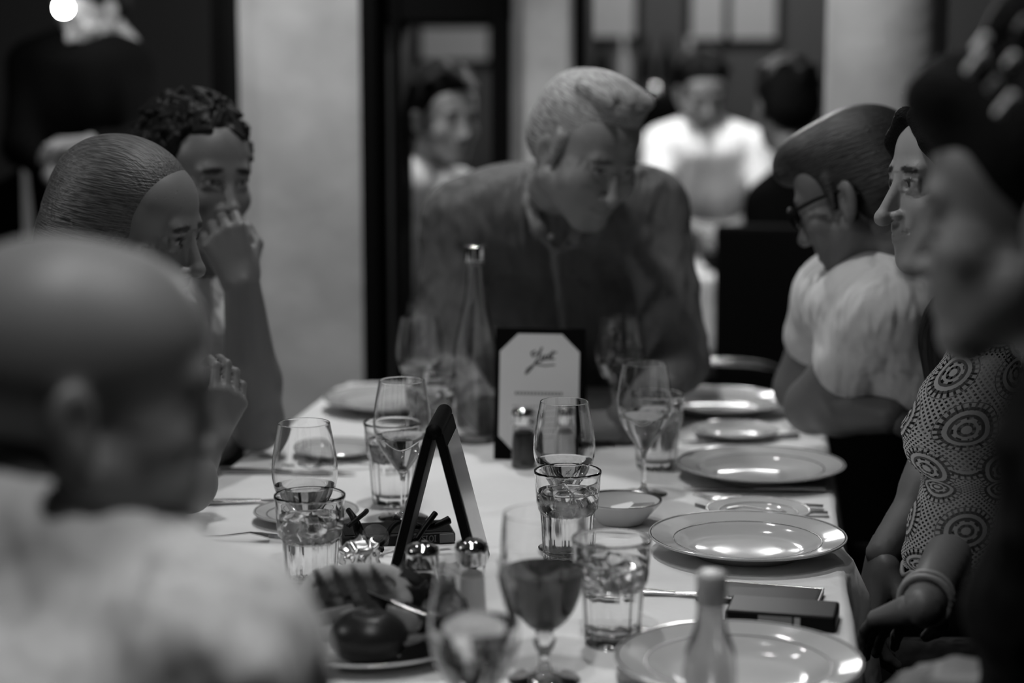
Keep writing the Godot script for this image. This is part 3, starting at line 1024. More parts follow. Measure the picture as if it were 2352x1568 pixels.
func specs() -> void:
	# the flat case, its pale lettered end, and spectacles lying folded on it
	var l := Vector3(-0.5714, 0.75, -2.4727)
	var r := Vector3(-0.4282, 0.75, -2.5185)
	var dirv := (r - l).normalized()
	var back := Vector3(dirv.z, 0, -dirv.x)
	if back.z > 0: back = -back
	var b := Basis(dirv, Vector3.UP, -back)
	var t := thing("phone", "dark phone in a thick case with a pale lettered end, under the spectacles", "phone", (l + r) / 2 + back * 0.035)
	var a := Acc.new()
	bevel(a, Vector3(0.158, 0.016, 0.074), 0.004, Transform3D(b, Vector3(0, 0.008, 0)), 3)
	obj("case", a.mesh(), M.case, t)
	var s := Acc.new()
	bevel(s, Vector3(0.150, 0.002, 0.066), 0.0009, Transform3D(b, Vector3(0, 0.0165, 0)), 1)
	obj("screen", s.mesh(), M.black_gloss, t)
	var e := Acc.new()
	bevel(e, Vector3(0.020, 0.0130, 0.002), 0.0008, Transform3D(b, b * Vector3(0.0665, 0.008, 0.0372)), 1)
	obj("end_plate", e.mesh(), M.mid_grey, t)
	var tm := TextMesh.new()
	var sf := SystemFont.new()
	sf.font_names = PackedStringArray(["Droid Sans"])
	tm.font = sf
	tm.text = "SIOI"
	tm.font_size = 10
	tm.pixel_size = 0.0011
	tm.depth = 0.0004
	var let := obj("lettering", tm, M.mid_grey, t)
	let.transform = Transform3D(b, b * Vector3(0.042, 0.008, 0.0375))
	# spectacles: two crossed temples each side of a black frame, lenses towards the table
	var g := thing("spectacles", "black framed spectacles lying folded upside down on the dark phone", "glasses", (l + r) / 2 + Vector3(0, 0.018, 0) + back * 0.03)
	var o := g.position
	var fr := Acc.new()
	var paths := [
		[[Vector3(-0.5537, 0.795, -2.4185), Vector3(-0.5435, 0.8, -2.4684), Vector3(-0.5431, 0.8, -2.4862)], [0.0030, 0.0034, 0.0036]],
		[[Vector3(-0.5686, 0.8, -2.4852), Vector3(-0.5562, 0.795, -2.4621), Vector3(-0.5493, 0.775, -2.4575), Vector3(-0.5307, 0.765, -2.4351), Vector3(-0.5094, 0.76, -2.4339)], [0.0036, 0.0046, 0.0050, 0.0046, 0.0042]],
		[[Vector3(-0.5697, 0.8, -2.4902), Vector3(-0.5544, 0.79, -2.4702), Vector3(-0.5389, 0.772, -2.4539), Vector3(-0.5174, 0.766, -2.4377), Vector3(-0.5099, 0.77, -2.4514), Vector3(-0.5049, 0.782, -2.4601), Vector3(-0.4956, 0.79, -2.4684), Vector3(-0.4832, 0.79, -2.4701), Vector3(-0.4652, 0.785, -2.4706)], [0.0034, 0.0042, 0.0046, 0.0042, 0.0040, 0.0040, 0.0040, 0.0040, 0.0044]],
		[[Vector3(-0.5005, 0.795, -2.4747), Vector3(-0.4909, 0.793, -2.4693), Vector3(-0.4707, 0.785, -2.4674), Vector3(-0.4543, 0.782, -2.4767), Vector3(-0.4415, 0.785, -2.4836), Vector3(-0.4285, 0.79, -2.4925)], [0.0040, 0.0036, 0.0040, 0.0044, 0.0052, 0.0058]],
		[[Vector3(-0.4468, 0.8, -2.4867), Vector3(-0.458, 0.785, -2.4643), Vector3(-0.4665, 0.772, -2.4449), Vector3(-0.4753, 0.762, -2.431)], [0.0042, 0.0042, 0.0042, 0.0044]]]
	for q in paths.size():
		var pts := []
		for p in q_points(paths[q][0]): pts.append(p - o)
		var rads := []
		for k in pts.size():
			var f: float = float(k) / (pts.size() - 1) * (paths[q][1].size() - 1)
			rads.append(lerpf(paths[q][1][int(f)], paths[q][1][mini(int(f) + 1, paths[q][1].size() - 1)], fposmod(f, 1.0)))
		var ac := Acc.new()
		tube(ac, pts, rads, 10)
		obj(["temple", "rim", "rim", "temple", "temple"][q], ac.mesh(), M.black, g)
	for q in 2:
		var ln := Acc.new()
		lathe(ln, [Vector2(0, 0.0), Vector2(0.020, 0.0005), Vector2(0.020, 0.002), Vector2(0, 0.0022)], 28)
		var le := obj("lens", ln.mesh(), M.pane, g)
		le.position = ([Vector3(-0.5228, 0.772, -2.4466), Vector3(-0.474, 0.757, -2.4273)][q] as Vector3) - o
		le.rotation = Vector3(1.25, 0.2, 0.25)
	var hg := obj("hinge", bev(Vector3(0.005, 0.004, 0.004), 0.0008), M.chrome, g)
	hg.position = Vector3(-0.4893, 0.796, -2.4672) - o

func q_points(p: Array) -> Array:
	return spline(p, 5)

func phones() -> void:
	var a := Acc.new()
	bevel(a, Vector3(0.152, 0.009, 0.074), 0.004, Transform3D(), 3)
	var t := thing("phone", "black phone lying face up in front of the sharp dinner plate", "phone", Vector3(-0.0029, 0.75, -2.3034) + Vector3(0, 0.0045, 0), -0.14)
	obj("body", a.mesh(), M.black, t)
	obj("screen", bev(Vector3(0.142, 0.001, 0.066), 0.0004), M.black_gloss, t, Vector3(0, 0.0044, 0))
	var fr := Acc.new()
	var loop := []
	for k in 4: loop.append([Vector3(0.076, 0, 0.037), Vector3(-0.076, 0, 0.037), Vector3(-0.076, 0, -0.037), Vector3(0.076, 0, -0.037)][k])
	for k in 4: tube(fr, [loop[k] * 0.985, loop[(k + 1) % 4] * 0.985], [0.0013], 6)
	obj("metal_edge", fr.mesh(), M.steel, t, Vector3(0, 0.0035, 0))
	var u := thing("pager", "thick black slab with pale labels on its edge, at the nearest plate", "device", Vector3(0.022, 0.75, -2.1787), -0.10)
	var b := Acc.new()
	bevel(b, Vector3(0.130, 0.020, 0.070), 0.004, Transform3D(Basis(), Vector3(0, 0.010, -0.03)), 3)
	obj("body", b.mesh(), M.black, u)
	obj("label", bev(Vector3(0.040, 0.011, 0.001), 0.0004), M.mid_grey, u, Vector3(-0.006, 0.011, 0.0052))
	obj("label", bev(Vector3(0.007, 0.011, 0.001), 0.0004), M.pale_grey, u, Vector3(0.020, 0.011, 0.0052))

# --- cutlery
func fork_mesh() -> ArrayMesh:
	var a := Acc.new()
	var prof := [[-0.095, 0.0085, 0.004], [-0.06, 0.0062, 0.004], [-0.01, 0.0030, 0.006], [0.03, 0.0032, 0.011], [0.045, 0.0085, 0.009], [0.058, 0.0115, 0.006]]
	for side in 2:
		var first := a.v.size()
		for q in prof:
			for s in [-1, 1]:
				a.vert(Vector3(q[0], q[2] + (0.0017 if side == 0 else 0.0), q[1] * s), Vector3(0, 1 - 2 * side, 0.3 * s).normalized())
		for k in prof.size() - 1:
			a.quad(first + k * 2, first + k * 2 + 1, first + k * 2 + 3, first + k * 2 + 2)
	for s in [-1, 1]:
		var f2 := a.v.size()
		for q in prof:
			a.vert(Vector3(q[0], q[2], q[1] * s), Vector3(0, 0, s))
			a.vert(Vector3(q[0], q[2] + 0.0017, q[1] * s), Vector3(0, 0, s))
		for k in prof.size() - 1:
			a.quad(f2 + k * 2, f2 + k * 2 + 1, f2 + k * 2 + 3, f2 + k * 2 + 2)
	for k in 4:
		var z := (k - 1.5) * 0.0063
		tube(a, [Vector3(0.056, 0.0072, z), Vector3(0.075, 0.0055, z), Vector3(0.100, 0.012, z * 0.95)], [0.0016, 0.0014, 0.0008], 6)
	return a.mesh()

func knife_mesh() -> Array:
	var a := Acc.new()
	tube(a, [Vector3(-0.11, 0.005, 0), Vector3(-0.08, 0.005, 0), Vector3(-0.03, 0.0045, 0), Vector3(0.0, 0.004, 0)], [0.0075, 0.0072, 0.006, 0.0045], 12, Vector2(1.0, 0.6))
	var b := Acc.new()
	tube(b, [Vector3(0.0, 0.004, 0), Vector3(0.02, 0.004, 0), Vector3(0.08, 0.004, 0.002), Vector3(0.11, 0.004, 0.006)], [0.006, 0.0085, 0.009, 0.003], 12, Vector2(1.0, 0.12))
	return [a.mesh(), b.mesh()]

func lay(kind: String, from: Vector3, to: Vector3, label: String, group := "") -> void:
	# the piece lies from its handle end to its tip
	var d := to - from
	var t := thing(kind, label, "knife" if kind.ends_with("knife") else "fork", (from + to) / 2 + Vector3(0, 0.0005, 0), 0.0, group)
	var x := d.normalized()
	var z := x.cross(Vector3.UP).normalized()
	t.basis = Basis(x, z.cross(x), z)
	if kind.ends_with("knife"):
		var k := knife_mesh()
		obj("handle", k[0], M.steel, t)
		obj("blade", k[1], M.steel, t)
	else:
		obj("handle_and_tines", fork_mesh(), M.steel, t)

func cutlery() -> void:
	lay("fork", Vector3(0.1014, 0.75, -2.7837), Vector3(-0.1151, 0.75, -2.816), "fork pointing inwards behind the small plate at the sharp dinner plate", "forks")
	lay("fork", Vector3(0.0958, 0.75, -2.7449), Vector3(-0.0988, 0.75, -2.7399), "second fork lying against the small bread plate, nearer than its twin", "forks")
	lay("fork", Vector3(-0.8155, 0.75, -2.475), Vector3(-0.6648, 0.75, -2.4957), "fork reaching from the bald man to the sharp tumbler", "forks")
	lay("butter_knife", Vector3(-0.8315, 0.75, -2.6894), Vector3(-0.6793, 0.75, -2.7329), "dark knife lying across the cloth below the hand of the blonde woman", "knives")
	lay("butter_knife", Vector3(-0.8341, 0.75, -2.9072), Vector3(-0.696, 0.75, -2.9196), "blurred knife near the elbow of the young man", "knives")
	lay("butter_knife", Vector3(-0.1577, 0.75, -2.2977), Vector3(-0.0596, 0.75, -2.2995), "knife with dark handle beside the black phone, left of it", "knives")
	lay("butter_knife", Vector3(-0.1357, 0.75, -2.1331), Vector3(-0.0538, 0.75, -2.1076), "knife tip showing between the tumbler and the nearest plate", "knives")
	lay("butter_knife", Vector3(0.0322, 0.75, -3.3102), Vector3(-0.1188, 0.75, -3.2436), "blurred bright knife in front of the plate at the bare elbow", "knives")
	lay("fork", Vector3(-0.5387, 0.75, -3.0006), Vector3(-0.7866, 0.75, -2.9334), "blurred fork behind the tumblers on the left", "forks")
	lay("table_knife", Vector3(0.1004, 0.75, -2.9041), Vector3(-0.1313, 0.75, -2.8783), "knife in the shade of the third dinner plate", "knives")

# --- the plate of food
func food() -> void:
	var c := Vector3(-0.443, 0.75, -2.038)
	var t := thing("food_plate", "pale dish of food beside the shoulder of the bald man", "plate", c)
	var a := Acc.new()
	lathe(a, [Vector2(0, 0.002), Vector2(0.07, 0.001), Vector2(0.085, 0.004), Vector2(0.118, 0.017), Vector2(0.120, 0.019), Vector2(0.116, 0.0195), Vector2(0.09, 0.009), Vector2(0.07, 0.006), Vector2(0, 0.006)], 72)
	var d := obj("dish", a.mesh(), M.porcelain, t)
	# bread slice on edge
	var br := Field.new()
	var lp := []
	for k in 21:
		var an := TAU * k / 20.0
		lp.append(Vector3(0.056 * signf(cos(an)) * pow(absf(cos(an)), 0.6), 0.038 + 0.036 * signf(sin(an)) * pow(absf(sin(an)), 0.7), 0.0))
	for k in 20: br.cap(lp[k], lp[k + 1], 0.0085, 0.0085, 0.006)
	br.ell(Vector3(0, 0.038, 0), Vector3(0.056, 0.036, 0.0085), 0.01)
	for k in 40:
		br.ell(Vector3(rng.randf_range(-0.045, 0.045), rng.randf_range(0.012, 0.066), rng.randf_range(0.005, 0.011)), Vector3.ONE * rng.randf_range(0.002, 0.005), 0.003, Basis(), -1)
	br.base = grey_lin(0.34)
	br.paint(Vector3(0.0, 0.038, 0.006), Vector3(0.060, 0.038, 0.012), 0.07)
	for k in 4: br.paint(Vector3(-0.03 + 0.022 * k, 0.04, 0.008), Vector3(0.007, 0.05, 0.012), 0.025, Basis(Vector3(0, 0, 1), 0.4))
	var ac := Acc.new()
	br.add_to(ac, 0.003)
	tag(obj("bread_slice", ac.mesh(), M.vertex, self, c + Vector3(-0.018, 0.012, -0.012), Vector3(-0.35, 0.12, 0.05)), "grilled slice of bread standing on edge in the food dish", "bread")
	# curled ham
	for k in 3:
		var h := Acc.new()
		var path := []
		for j in 14:
			var an := -0.6 + 3.6 * j / 13.0
			path.append(Vector3(cos(an) * (0.030 - 0.005 * k), 0.014 + 0.022 * (sin(an) * 0.5 + 0.5) + 0.004 * k, sin(an) * 0.014 + 0.010))
		tube(h, path, [0.009, 0.011, 0.012, 0.012, 0.011, 0.010, 0.009], 10, Vector2(0.22, 1.0))
		tag(obj("ham_curl", h.mesh(), M.ham, self, c + Vector3(-0.045 + 0.05 * k, 0.012, 0.012 + 0.008 * k), Vector3(0, 0.5 - 0.7 * k, 0.15)), ["curled slice of ham at the left of the food dish", "curled slice of ham in the middle of the food dish", "curled slice of ham at the right of the food dish"][k], "ham")
	# dark round aubergine or tomato
	var to := Field.new()
	to.ell(Vector3(0, 0.030, 0), Vector3(0.044, 0.031, 0.040), 0.01)
	to.ell(Vector3(0, 0.066, 0), Vector3(0.012, 0.010, 0.012), 0.014, Basis(), -1)
	var ta := Acc.new()
	to.add_to(ta, 0.004)
	tag(obj("tomato", ta.mesh(), M.tomato, self, c + Vector3(0.012, 0.004, 0.060)), "round dark glossy tomato at the front of the food dish", "tomato")
	# lettuce leaves
	for k in 4:
		var lf := Acc.new()
		var n := 13
		for u in n:
			for w in n:
				var uu := float(u) / (n - 1)
				var ww := float(w) / (n - 1) * 2.0 - 1.0
				var wide := 0.044 * sin(PI * clampf(uu * 0.9 + 0.08, 0, 1))
				var ruff := 0.006 * sin(uu * 19.0 + k) * absf(ww) + 0.010 * ww * ww + 0.003 * sin(ww * 9.0 + uu * 7.0)
				lf.vert(Vector3(ww * wide, 0.012 + 0.045 * uu - 0.03 * uu * uu + ruff, -0.05 + 0.10 * uu), Vector3.UP)
		for u in n - 1:
			for w in n - 1:
				lf.quad(u * n + w, u * n + w + 1, (u + 1) * n + w + 1, (u + 1) * n + w)
		smooth(lf)
		tag(obj("lettuce_leaf", lf.mesh(), M.leaf, self, c + ([Vector3(0.056, 0.020, -0.048), Vector3(0.080, 0.016, -0.004), Vector3(0.040, 0.030, -0.060), Vector3(0.082, 0.008, 0.042)][k] as Vector3), [Vector3(-0.6, 0.5, 0.1), Vector3(-0.3, 1.3, 0.3), Vector3(-0.5, -0.6, -0.2), Vector3(0.2, 2.0, 0.1)][k]), "dark ruffled lettuce leaf in the food dish, " + ["behind the ham", "at the right edge", "topmost, by the crumpled foil", "in front at the right"][k], "lettuce")
	# crumpled foil
	var fo := Acc.new()
	bevel(fo, Vector3(0.042, 0.042, 0.038), 0.015, Transform3D(), 6)
	for j in fo.v.size():
		var q := fo.v[j]
		fo.v[j] += fo.n[j] * 0.004 * (sin(q.x * 410.0) * sin(q.y * 370.0 + 1.0) + sin(q.z * 460.0 + q.x * 300.0))
	smooth(fo)
	tag(obj("foil_wrapper", fo.mesh(), M.foil, self, Vector3(-0.4961, 0.75, -2.2397) + Vector3(0, 0.052, 0), Vector3(0.4, 0.7, 0.2)), "crumpled bright foil wrapper behind the bread in the food dish", "foil")
	lay("table_knife", c + Vector3(0.15, 0.030, 0.055), c + Vector3(-0.01, 0.058, -0.03), "steel knife resting across the food dish", "knives")
	lay("fork", c + Vector3(-0.02, 0.018, -0.075), c + Vector3(-0.135, 0.032, -0.045), "fork with bent tines hanging over the left rim of the food dish", "forks")

func smooth(a: Acc) -> void:
	# vertex normals from the faces, keeping the side that each vertex already faces; shared positions stay together
	var sum := {}
	for k in range(0, a.i.size(), 3):
		var g := (a.v[a.i[k + 2]] - a.v[a.i[k]]).cross(a.v[a.i[k + 1]] - a.v[a.i[k]])
		for m in 3:
			var key: Vector3i = Vector3i((a.v[a.i[k + m]] * 20000.0).round())
			sum[key] = sum.get(key, Vector3.ZERO) + g
	for k in a.v.size():
		var s: Vector3 = sum.get(Vector3i((a.v[k] * 20000.0).round()), a.n[k])
		if s.length() > 1e-12: a.n[k] = s.normalized()

func grey_lin(g: float) -> Color:
	return Color(g, g, g)
# ------------------------------------------------------------------------------------------------ the people
func head_field(sp: Dictionary) -> Field:
	# face looks along +z, y up, +x is the person's left; origin between the ears at eye height
	var F := Field.new()
	var sk: float = sp.get("skin", 0.36)
	F.base = grey_lin(sk)
	var jw: float = sp.get("jaw", 1.0)
	var nl: float = sp.get("nose", 1.0)
	F.ell(Vector3(0, 0.032, -0.020), Vector3(0.074, 0.083, 0.097), 0.01)
	F.ell(Vector3(0, 0.042, 0.035), Vector3(0.062, 0.055, 0.050), 0.03)
	F.ell(Vector3(0, -0.035, 0.043), Vector3(0.056 * jw, 0.068, 0.048), 0.03)
	for s in [-1, 1]:
		F.ell(Vector3(0.040 * s, -0.030, 0.055), Vector3(0.025, 0.023, 0.023) * sp.get("cheek", 1.0), 0.02)
		F.cap(Vector3(0.055 * s * jw, -0.052, 0.004), Vector3(0.018 * s, -0.101, 0.060), 0.020, 0.016, 0.025)
	F.ell(Vector3(0, -0.104, 0.068), Vector3(0.022 * jw, 0.018, 0.018) * sp.get("chin", 1.0), 0.02)
	F.ell(Vector3(0, -0.067, 0.069), Vector3(0.028, 0.024, 0.021), 0.02)
	F.cap(Vector3(-0.036, 0.018, 0.077), Vector3(0.036, 0.018, 0.077), 0.011, 0.011, 0.015)
	for s in [-1, 1]:
		F.ell(Vector3(0.032 * s, -0.001, 0.098), Vector3(0.018, 0.011, 0.013), 0.012, Basis(), -1)
		F.ell(Vector3(0.0315 * s, 0.000, 0.0755), Vector3.ONE * 0.0122, 0.003)
		F.cap(Vector3(0.020 * s, 0.007, 0.086), Vector3(0.043 * s, 0.005, 0.080), 0.004, 0.0035, 0.005)
		F.cap(Vector3(0.021 * s, -0.009, 0.084), Vector3(0.042 * s, -0.008, 0.078), 0.003, 0.003, 0.006)
	F.cap(Vector3(0, 0.010, 0.084), Vector3(0, -0.036 * nl, 0.086 + 0.020 * nl), 0.0075, 0.0100, 0.012)
	F.ell(Vector3(0, -0.039 * nl, 0.086 + 0.020 * nl), Vector3(0.0112, 0.0098, 0.0118), 0.008)
	for s in [-1, 1]:
		F.ell(Vector3(0.0125 * s, -0.043, 0.094), Vector3(0.0075, 0.0068, 0.009), 0.006)
	var sm: float = sp.get("smile", 0.0)
	for s in [-1, 1]:
		F.cap(Vector3(0.023 * s, -0.068 + 0.006 * sm, 0.080), Vector3(0.004 * s, -0.0645, 0.0895), 0.0042, 0.0052, 0.005)
		F.cap(Vector3(0.020 * s, -0.073 + 0.005 * sm, 0.080), Vector3(0.002 * s, -0.0775, 0.0885), 0.0045, 0.0062, 0.005)
	for s in [-1, 1]:
		F.cap(Vector3(0.026 * s, -0.070 + 0.007 * sm, 0.083), Vector3(0, -0.0708, 0.0975), 0.0016, 0.0018, 0.003, -1)
	if sp.get("ears", true):
		for s in [-1, 1]:
			var turn := Basis(Vector3.UP, -0.45 * s) * Basis(Vector3.RIGHT, -0.2)
			F.ell(Vector3(0.079 * s, -0.012, -0.012), Vector3(0.009, 0.032, 0.020), 0.006, turn)
			F.ell(Vector3(0.088 * s, -0.010, -0.004), Vector3(0.008, 0.017, 0.011), 0.006, turn, -1)
			F.ell(Vector3(0.076 * s, -0.038, -0.004), Vector3(0.007, 0.009, 0.008), 0.006)
	F.cap(Vector3(0, -0.075, -0.022), Vector3(0, sp.get("neck", -0.150), -0.045), 0.050, 0.052, 0.035)
	if sp.has("lips"):
		F.paint(Vector3(0, -0.071, 0.087), Vector3(0.027, 0.0125, 0.02), sp.lips)
	if sp.has("teeth"):
		F.paint(Vector3(0, -0.071, 0.09), Vector3(0.019, 0.0045, 0.02), sp.teeth)
	for s in [-1, 1]:
		F.paint(Vector3(0.031 * s, 0.020, 0.088), Vector3(0.023, 0.0062, 0.016), sp.get("brow", 0.03), Basis(Vector3(0, 0, 1), -0.10 * s))
		F.paint(Vector3(0.031 * s, 0.000, 0.088), Vector3(0.0125, sp.get("eye_open", 0.0055), 0.010), 0.30)
		F.paint(Vector3(0.030 * s, 0.0005, 0.0885), Vector3(0.0062, sp.get("eye_open", 0.0055), 0.008), 0.008)
		F.paint(Vector3(0.031 * s, 0.0062, 0.086), Vector3(0.016, 0.0024, 0.010), 0.02)
		F.paint(Vector3(0.0068 * s, -0.048, 0.099), Vector3(0.0042, 0.0036, 0.006), 0.03)
	return F

func hand(F: Field, wrist: Vector3, dirv: Vector3, backv: Vector3, left: bool, curl := [0.5, 0.55, 0.6, 0.7], size := 1.0, thumb_in := 0.3) -> void:
	var y := dirv.normalized()
	var x := y.cross(backv).normalized()
	var z := x.cross(y)
	var sg := 1.0 if left else -1.0
	var kx := [0.031, 0.010, -0.011, -0.030]
	var ky := [0.088, 0.092, 0.087, 0.078]
	var ln := [[0.044, 0.026, 0.021], [0.049, 0.030, 0.022], [0.045, 0.028, 0.022], [0.035, 0.021, 0.019]]
	var rr := [0.0094, 0.0096, 0.0091, 0.0080]
	for k in 4:
		var kn: Vector3 = wrist + (x * kx[k] * sg + y * ky[k] + z * 0.004) * size
		F.cap(wrist + x * kx[k] * 0.55 * sg * size + y * 0.012 * size, kn, 0.0165 * size, 0.0112 * size, 0.014)
		var p := kn
		var an: float = curl[k] * 0.7
		for j in 3:
			var d: Vector3 = y * cos(an) - z * sin(an) + x * sg * kx[k] * 1.6 * maxf(0, 1.0 - curl[k])
			var q: Vector3 = p + d.normalized() * ln[k][j] * size
			F.cap(p, q, (rr[k] - 0.0007 * j) * size, (rr[k] - 0.0007 * (j + 1)) * size, 0.004)
			p = q
			an += curl[k]
	var t0 := wrist + (x * 0.020 * sg + y * 0.022 - z * 0.006) * size
	var t1 := t0 + (x * 0.026 * sg + y * 0.030 - z * (0.008 + 0.02 * thumb_in)) * size
	var t2 := t1 + (x * (0.014 - 0.02 * thumb_in) * sg + y * 0.030 - z * 0.014 * thumb_in) * size
	var t3 := t2 + (x * (0.004 - 0.02 * thumb_in) * sg + y * 0.026 - z * 0.010 * thumb_in) * size
	F.cap(t0, t1, 0.0165 * size, 0.0120 * size, 0.014)
	F.cap(t1, t2, 0.0112 * size, 0.0102 * size, 0.005)
	F.cap(t2, t3, 0.0102 * size, 0.0082 * size, 0.004)

func collar(F: Field, neck: Vector3, axis: Vector3, front: Vector3, r: float, thick: float) -> void:
	# a turned-down band round the neck that dips and opens at the front
	var u := (front - axis * front.dot(axis)).normalized()
	var w := axis.cross(u)
	var prev := Vector3.ZERO
	for k in 15:
		var an := lerpf(0.25, TAU - 0.25, k / 14.0)
		var q := neck + (u * cos(an) + w * sin(an)) * r + axis * (-0.022 * cos(an))
		if k > 0: F.cap(prev, q, thick, thick, 0.01)
		if k == 0 or k == 14: F.cap(q, q - axis * 0.045 + u * 0.012 + w * sin(an) * 0.03, thick, thick * 0.7, 0.01)
		prev = q

func torso(F: Field, neck: Vector3, sl: Vector3, sr: Vector3, pelvis: Vector3, r := 1.0, k := 0.07) -> void:
	var mid := (sl + sr) / 2
	F.cap(mid.lerp(sl, 0.92), mid.lerp(sr, 0.92), 0.062 * r, 0.062 * r, 0.03)
	F.cap(neck - (neck - mid) * 0.15, mid, 0.058, 0.09 * r, 0.05)
	for s in [sl, sr]:
		var inner: Vector3 = mid.lerp(s, 0.50)
		var hip: Vector3 = pelvis + (s - mid) * 0.5
		var chest := inner.lerp(hip, 0.25)
		F.cap(inner, chest, 0.085 * r, 0.108 * r, k)
		F.cap(chest, hip, 0.108 * r, 0.118 * r, k)
		F.cap(neck, s, 0.045, 0.052 * r, 0.04)

func legs(F: Field, pelvis: Vector3, ahead: Vector3, thigh := 0.42) -> void:
	var side := Vector3.UP.cross(ahead).normalized()
	F.cap(pelvis + side * 0.06 + Vector3(0, 0.10, 0), pelvis - side * 0.06 + Vector3(0, 0.10, 0), 0.118, 0.118, 0.03)
	for s in [-1, 1]:
		var hip: Vector3 = pelvis + side * 0.095 * s + Vector3(0, -0.02, 0)
		var knee: Vector3 = hip + ahead.normalized() * thigh + Vector3(0, 0.0, 0) + side * 0.03 * s
		var ankle: Vector3 = Vector3(knee.x, 0.09, knee.z) - ahead.normalized() * 0.06
		F.cap(hip, knee, 0.088, 0.062, 0.03)
		F.cap(knee, ankle, 0.058, 0.042, 0.02)

func shoes(p: Node3D, pelvis: Vector3, ahead: Vector3, thigh := 0.42) -> void:
	var side := Vector3.UP.cross(ahead).normalized()
	for s in [-1, 1]:
		var F := Field.new()
		var a: Vector3 = pelvis + side * (0.095 + 0.03) * s + ahead.normalized() * (thigh - 0.06)
		a.y = 0.05
		F.cap(a - ahead.normalized() * 0.05, a + ahead.normalized() * 0.14 + Vector3(0, -0.012, 0), 0.042, 0.034, 0.02)
		F.cap(a, a + Vector3(0, 0.05, 0), 0.042, 0.044, 0.02)
		put(p, "shoe", F, 0.012, M.black)

func put(p: Node3D, called: String, F: Field, cell: float, m: Material, xf := Transform3D()) -> MeshInstance3D:
	var a := Acc.new()
	if called == "hair":
		# the hair keeps the head's own axes
		F.add_to(a, cell)
		var h := obj(called, a.mesh(), m, p)
		h.transform = Transform3D(xf.basis, xf.origin - p.position)
		return h
	F.add_to(a, cell, xf)
	return obj(called, a.mesh(), m, p, -p.position)

func arms_rings(F: Field, a: Vector3, b: Vector3, ra: float, rb: float, n: int, amp: float) -> void:
	# soft creases across a sleeve
	for k in n:
		var t := (k + 0.5) / n
		var c := a.lerp(b, t)
		var d := (b - a).normalized()
		var u := d.cross(Vector3(0.3, 1, 0.2)).normalized()
		var w := d.cross(u)
		var r := lerpf(ra, rb, t)
		var ph := k * 2.1
		F.cap(c + (u * cos(ph) + w * sin(ph)) * r * 0.72 + d * 0.012, c + (u * cos(ph + 2.0) + w * sin(ph + 2.0)) * r * 0.72 - d * 0.012, r * 0.30 + amp, r * 0.26 + amp, 0.012)

func people() -> void:
	bald_man()
	blonde_woman()
	young_man()
	grey_man()
	polo_man()
	lace_woman()
	near_woman()

func bald_man() -> void:
	var hp := Vector3(-0.5102, 1.1733, -1.342)
	var hx := Transform3D(frame_of(Vector3(0.9034, -0.1002, -0.417), 0.05), hp)
	var pelvis := Vector3(-0.62, 0.52, -1.22)
	var p := thing("person", "bald man in a pale shirt seen from behind, head turned towards the table", "person", Vector3(pelvis.x, 0, pelvis.z))
	var neck := Vector3(-0.5881, 1.0446, -1.3934)
	var sr := Vector3(-0.3866, 0.9881, -1.2694)
	var sl := Vector3(-0.7222, 0.9648, -1.5261)
	var er := Vector3(-0.3717, 0.7877, -1.3634)
	var el := sl + Vector3(0.10, -0.26, -0.05)
	var acc := Acc.new()
	head_field({"skin": 0.17, "brow": 0.1, "nose": 0.95, "jaw": 1.12, "chin": 1.15}).add_to(acc, 0.0045, hx)
	var B := Field.new()
	B.base = grey_lin(0.17)
	B.cap(hx * Vector3(0, -0.06, -0.03), neck + Vector3(0.02, -0.06, -0.02), 0.058, 0.050, 0.03)
	B.cap(er, er + Vector3(0.22, 0.03, -0.10), 0.042, 0.030, 0.02)
	B.cap(el, el + Vector3(0.22, 0.0, -0.06), 0.042, 0.030, 0.02)
	hand(B, er + Vector3(0.22, 0.03, -0.10), Vector3(1, 0, -0.4), Vector3.UP, false)
	hand(B, el + Vector3(0.22, 0.0, -0.06), Vector3(1, 0, -0.2), Vector3.UP, true)
	for q in [[sl, el], [sr, er]]:
		B.cap(neck, q[0], 0.036, 0.036, 0.02)
		B.cap(q[0], q[1], 0.036, 0.034, 0.02)
	B.add_to(acc, 0.009)
	obj("body", acc.mesh(), M.skin, p, -p.position)
	var S := Field.new()
	torso(S, neck, sl, sr, pelvis + Vector3(0, 0.12, 0), 0.86, 0.035)
	S.chain([Vector3(-0.6482, 1.0598, -1.367), Vector3(-0.557, 1.0767, -1.3209), Vector3(-0.516, 1.0582, -1.3236), Vector3(-0.4846, 1.0262, -1.3333), Vector3(-0.4354, 1.0082, -1.3168), Vector3(-0.3888, 0.9971, -1.3113), Vector3(-0.3723, 0.9722, -1.3098)], [0.066, 0.061, 0.058, 0.055, 0.053, 0.054, 0.056], 0.03)
	S.cap(sr, er, 0.066, 0.056, 0.03)
	S.cap(sl, el, 0.062, 0.055, 0.03)
	S.cap(Vector3(-0.639, 1.019, -1.3825), pelvis + Vector3(-0.02, 0.34, 0.02), 0.085, 0.130, 0.04)
	S.cap(Vector3(-0.5651, 1.023, -1.3524), pelvis + Vector3(0.03, 0.34, 0), 0.085, 0.130, 0.04)
	S.cap(Vector3(-0.4872, 0.992, -1.3277), pelvis + Vector3(0.06, 0.34, 0.02), 0.075, 0.125, 0.04)
	for k in 4:
		S.cap(Vector3(-0.4352, 1.025, -1.248) + Vector3(0.030 * k, -0.01 * k, 0.01 * k), Vector3(-0.4357, 0.9284, -1.2128) + Vector3(0.035 * k, -0.03, 0.0), 0.012, 0.018, 0.03)
	put(p, "shirt", S, 0.012, M.bald_shirt)
	var L := Field.new()
	legs(L, pelvis, Vector3(0.75, 0, -0.65), 0.40)
	put(p, "trousers", L, 0.016, M.trousers)
	shoes(p, pelvis, Vector3(0.75, 0, -0.65), 0.40)

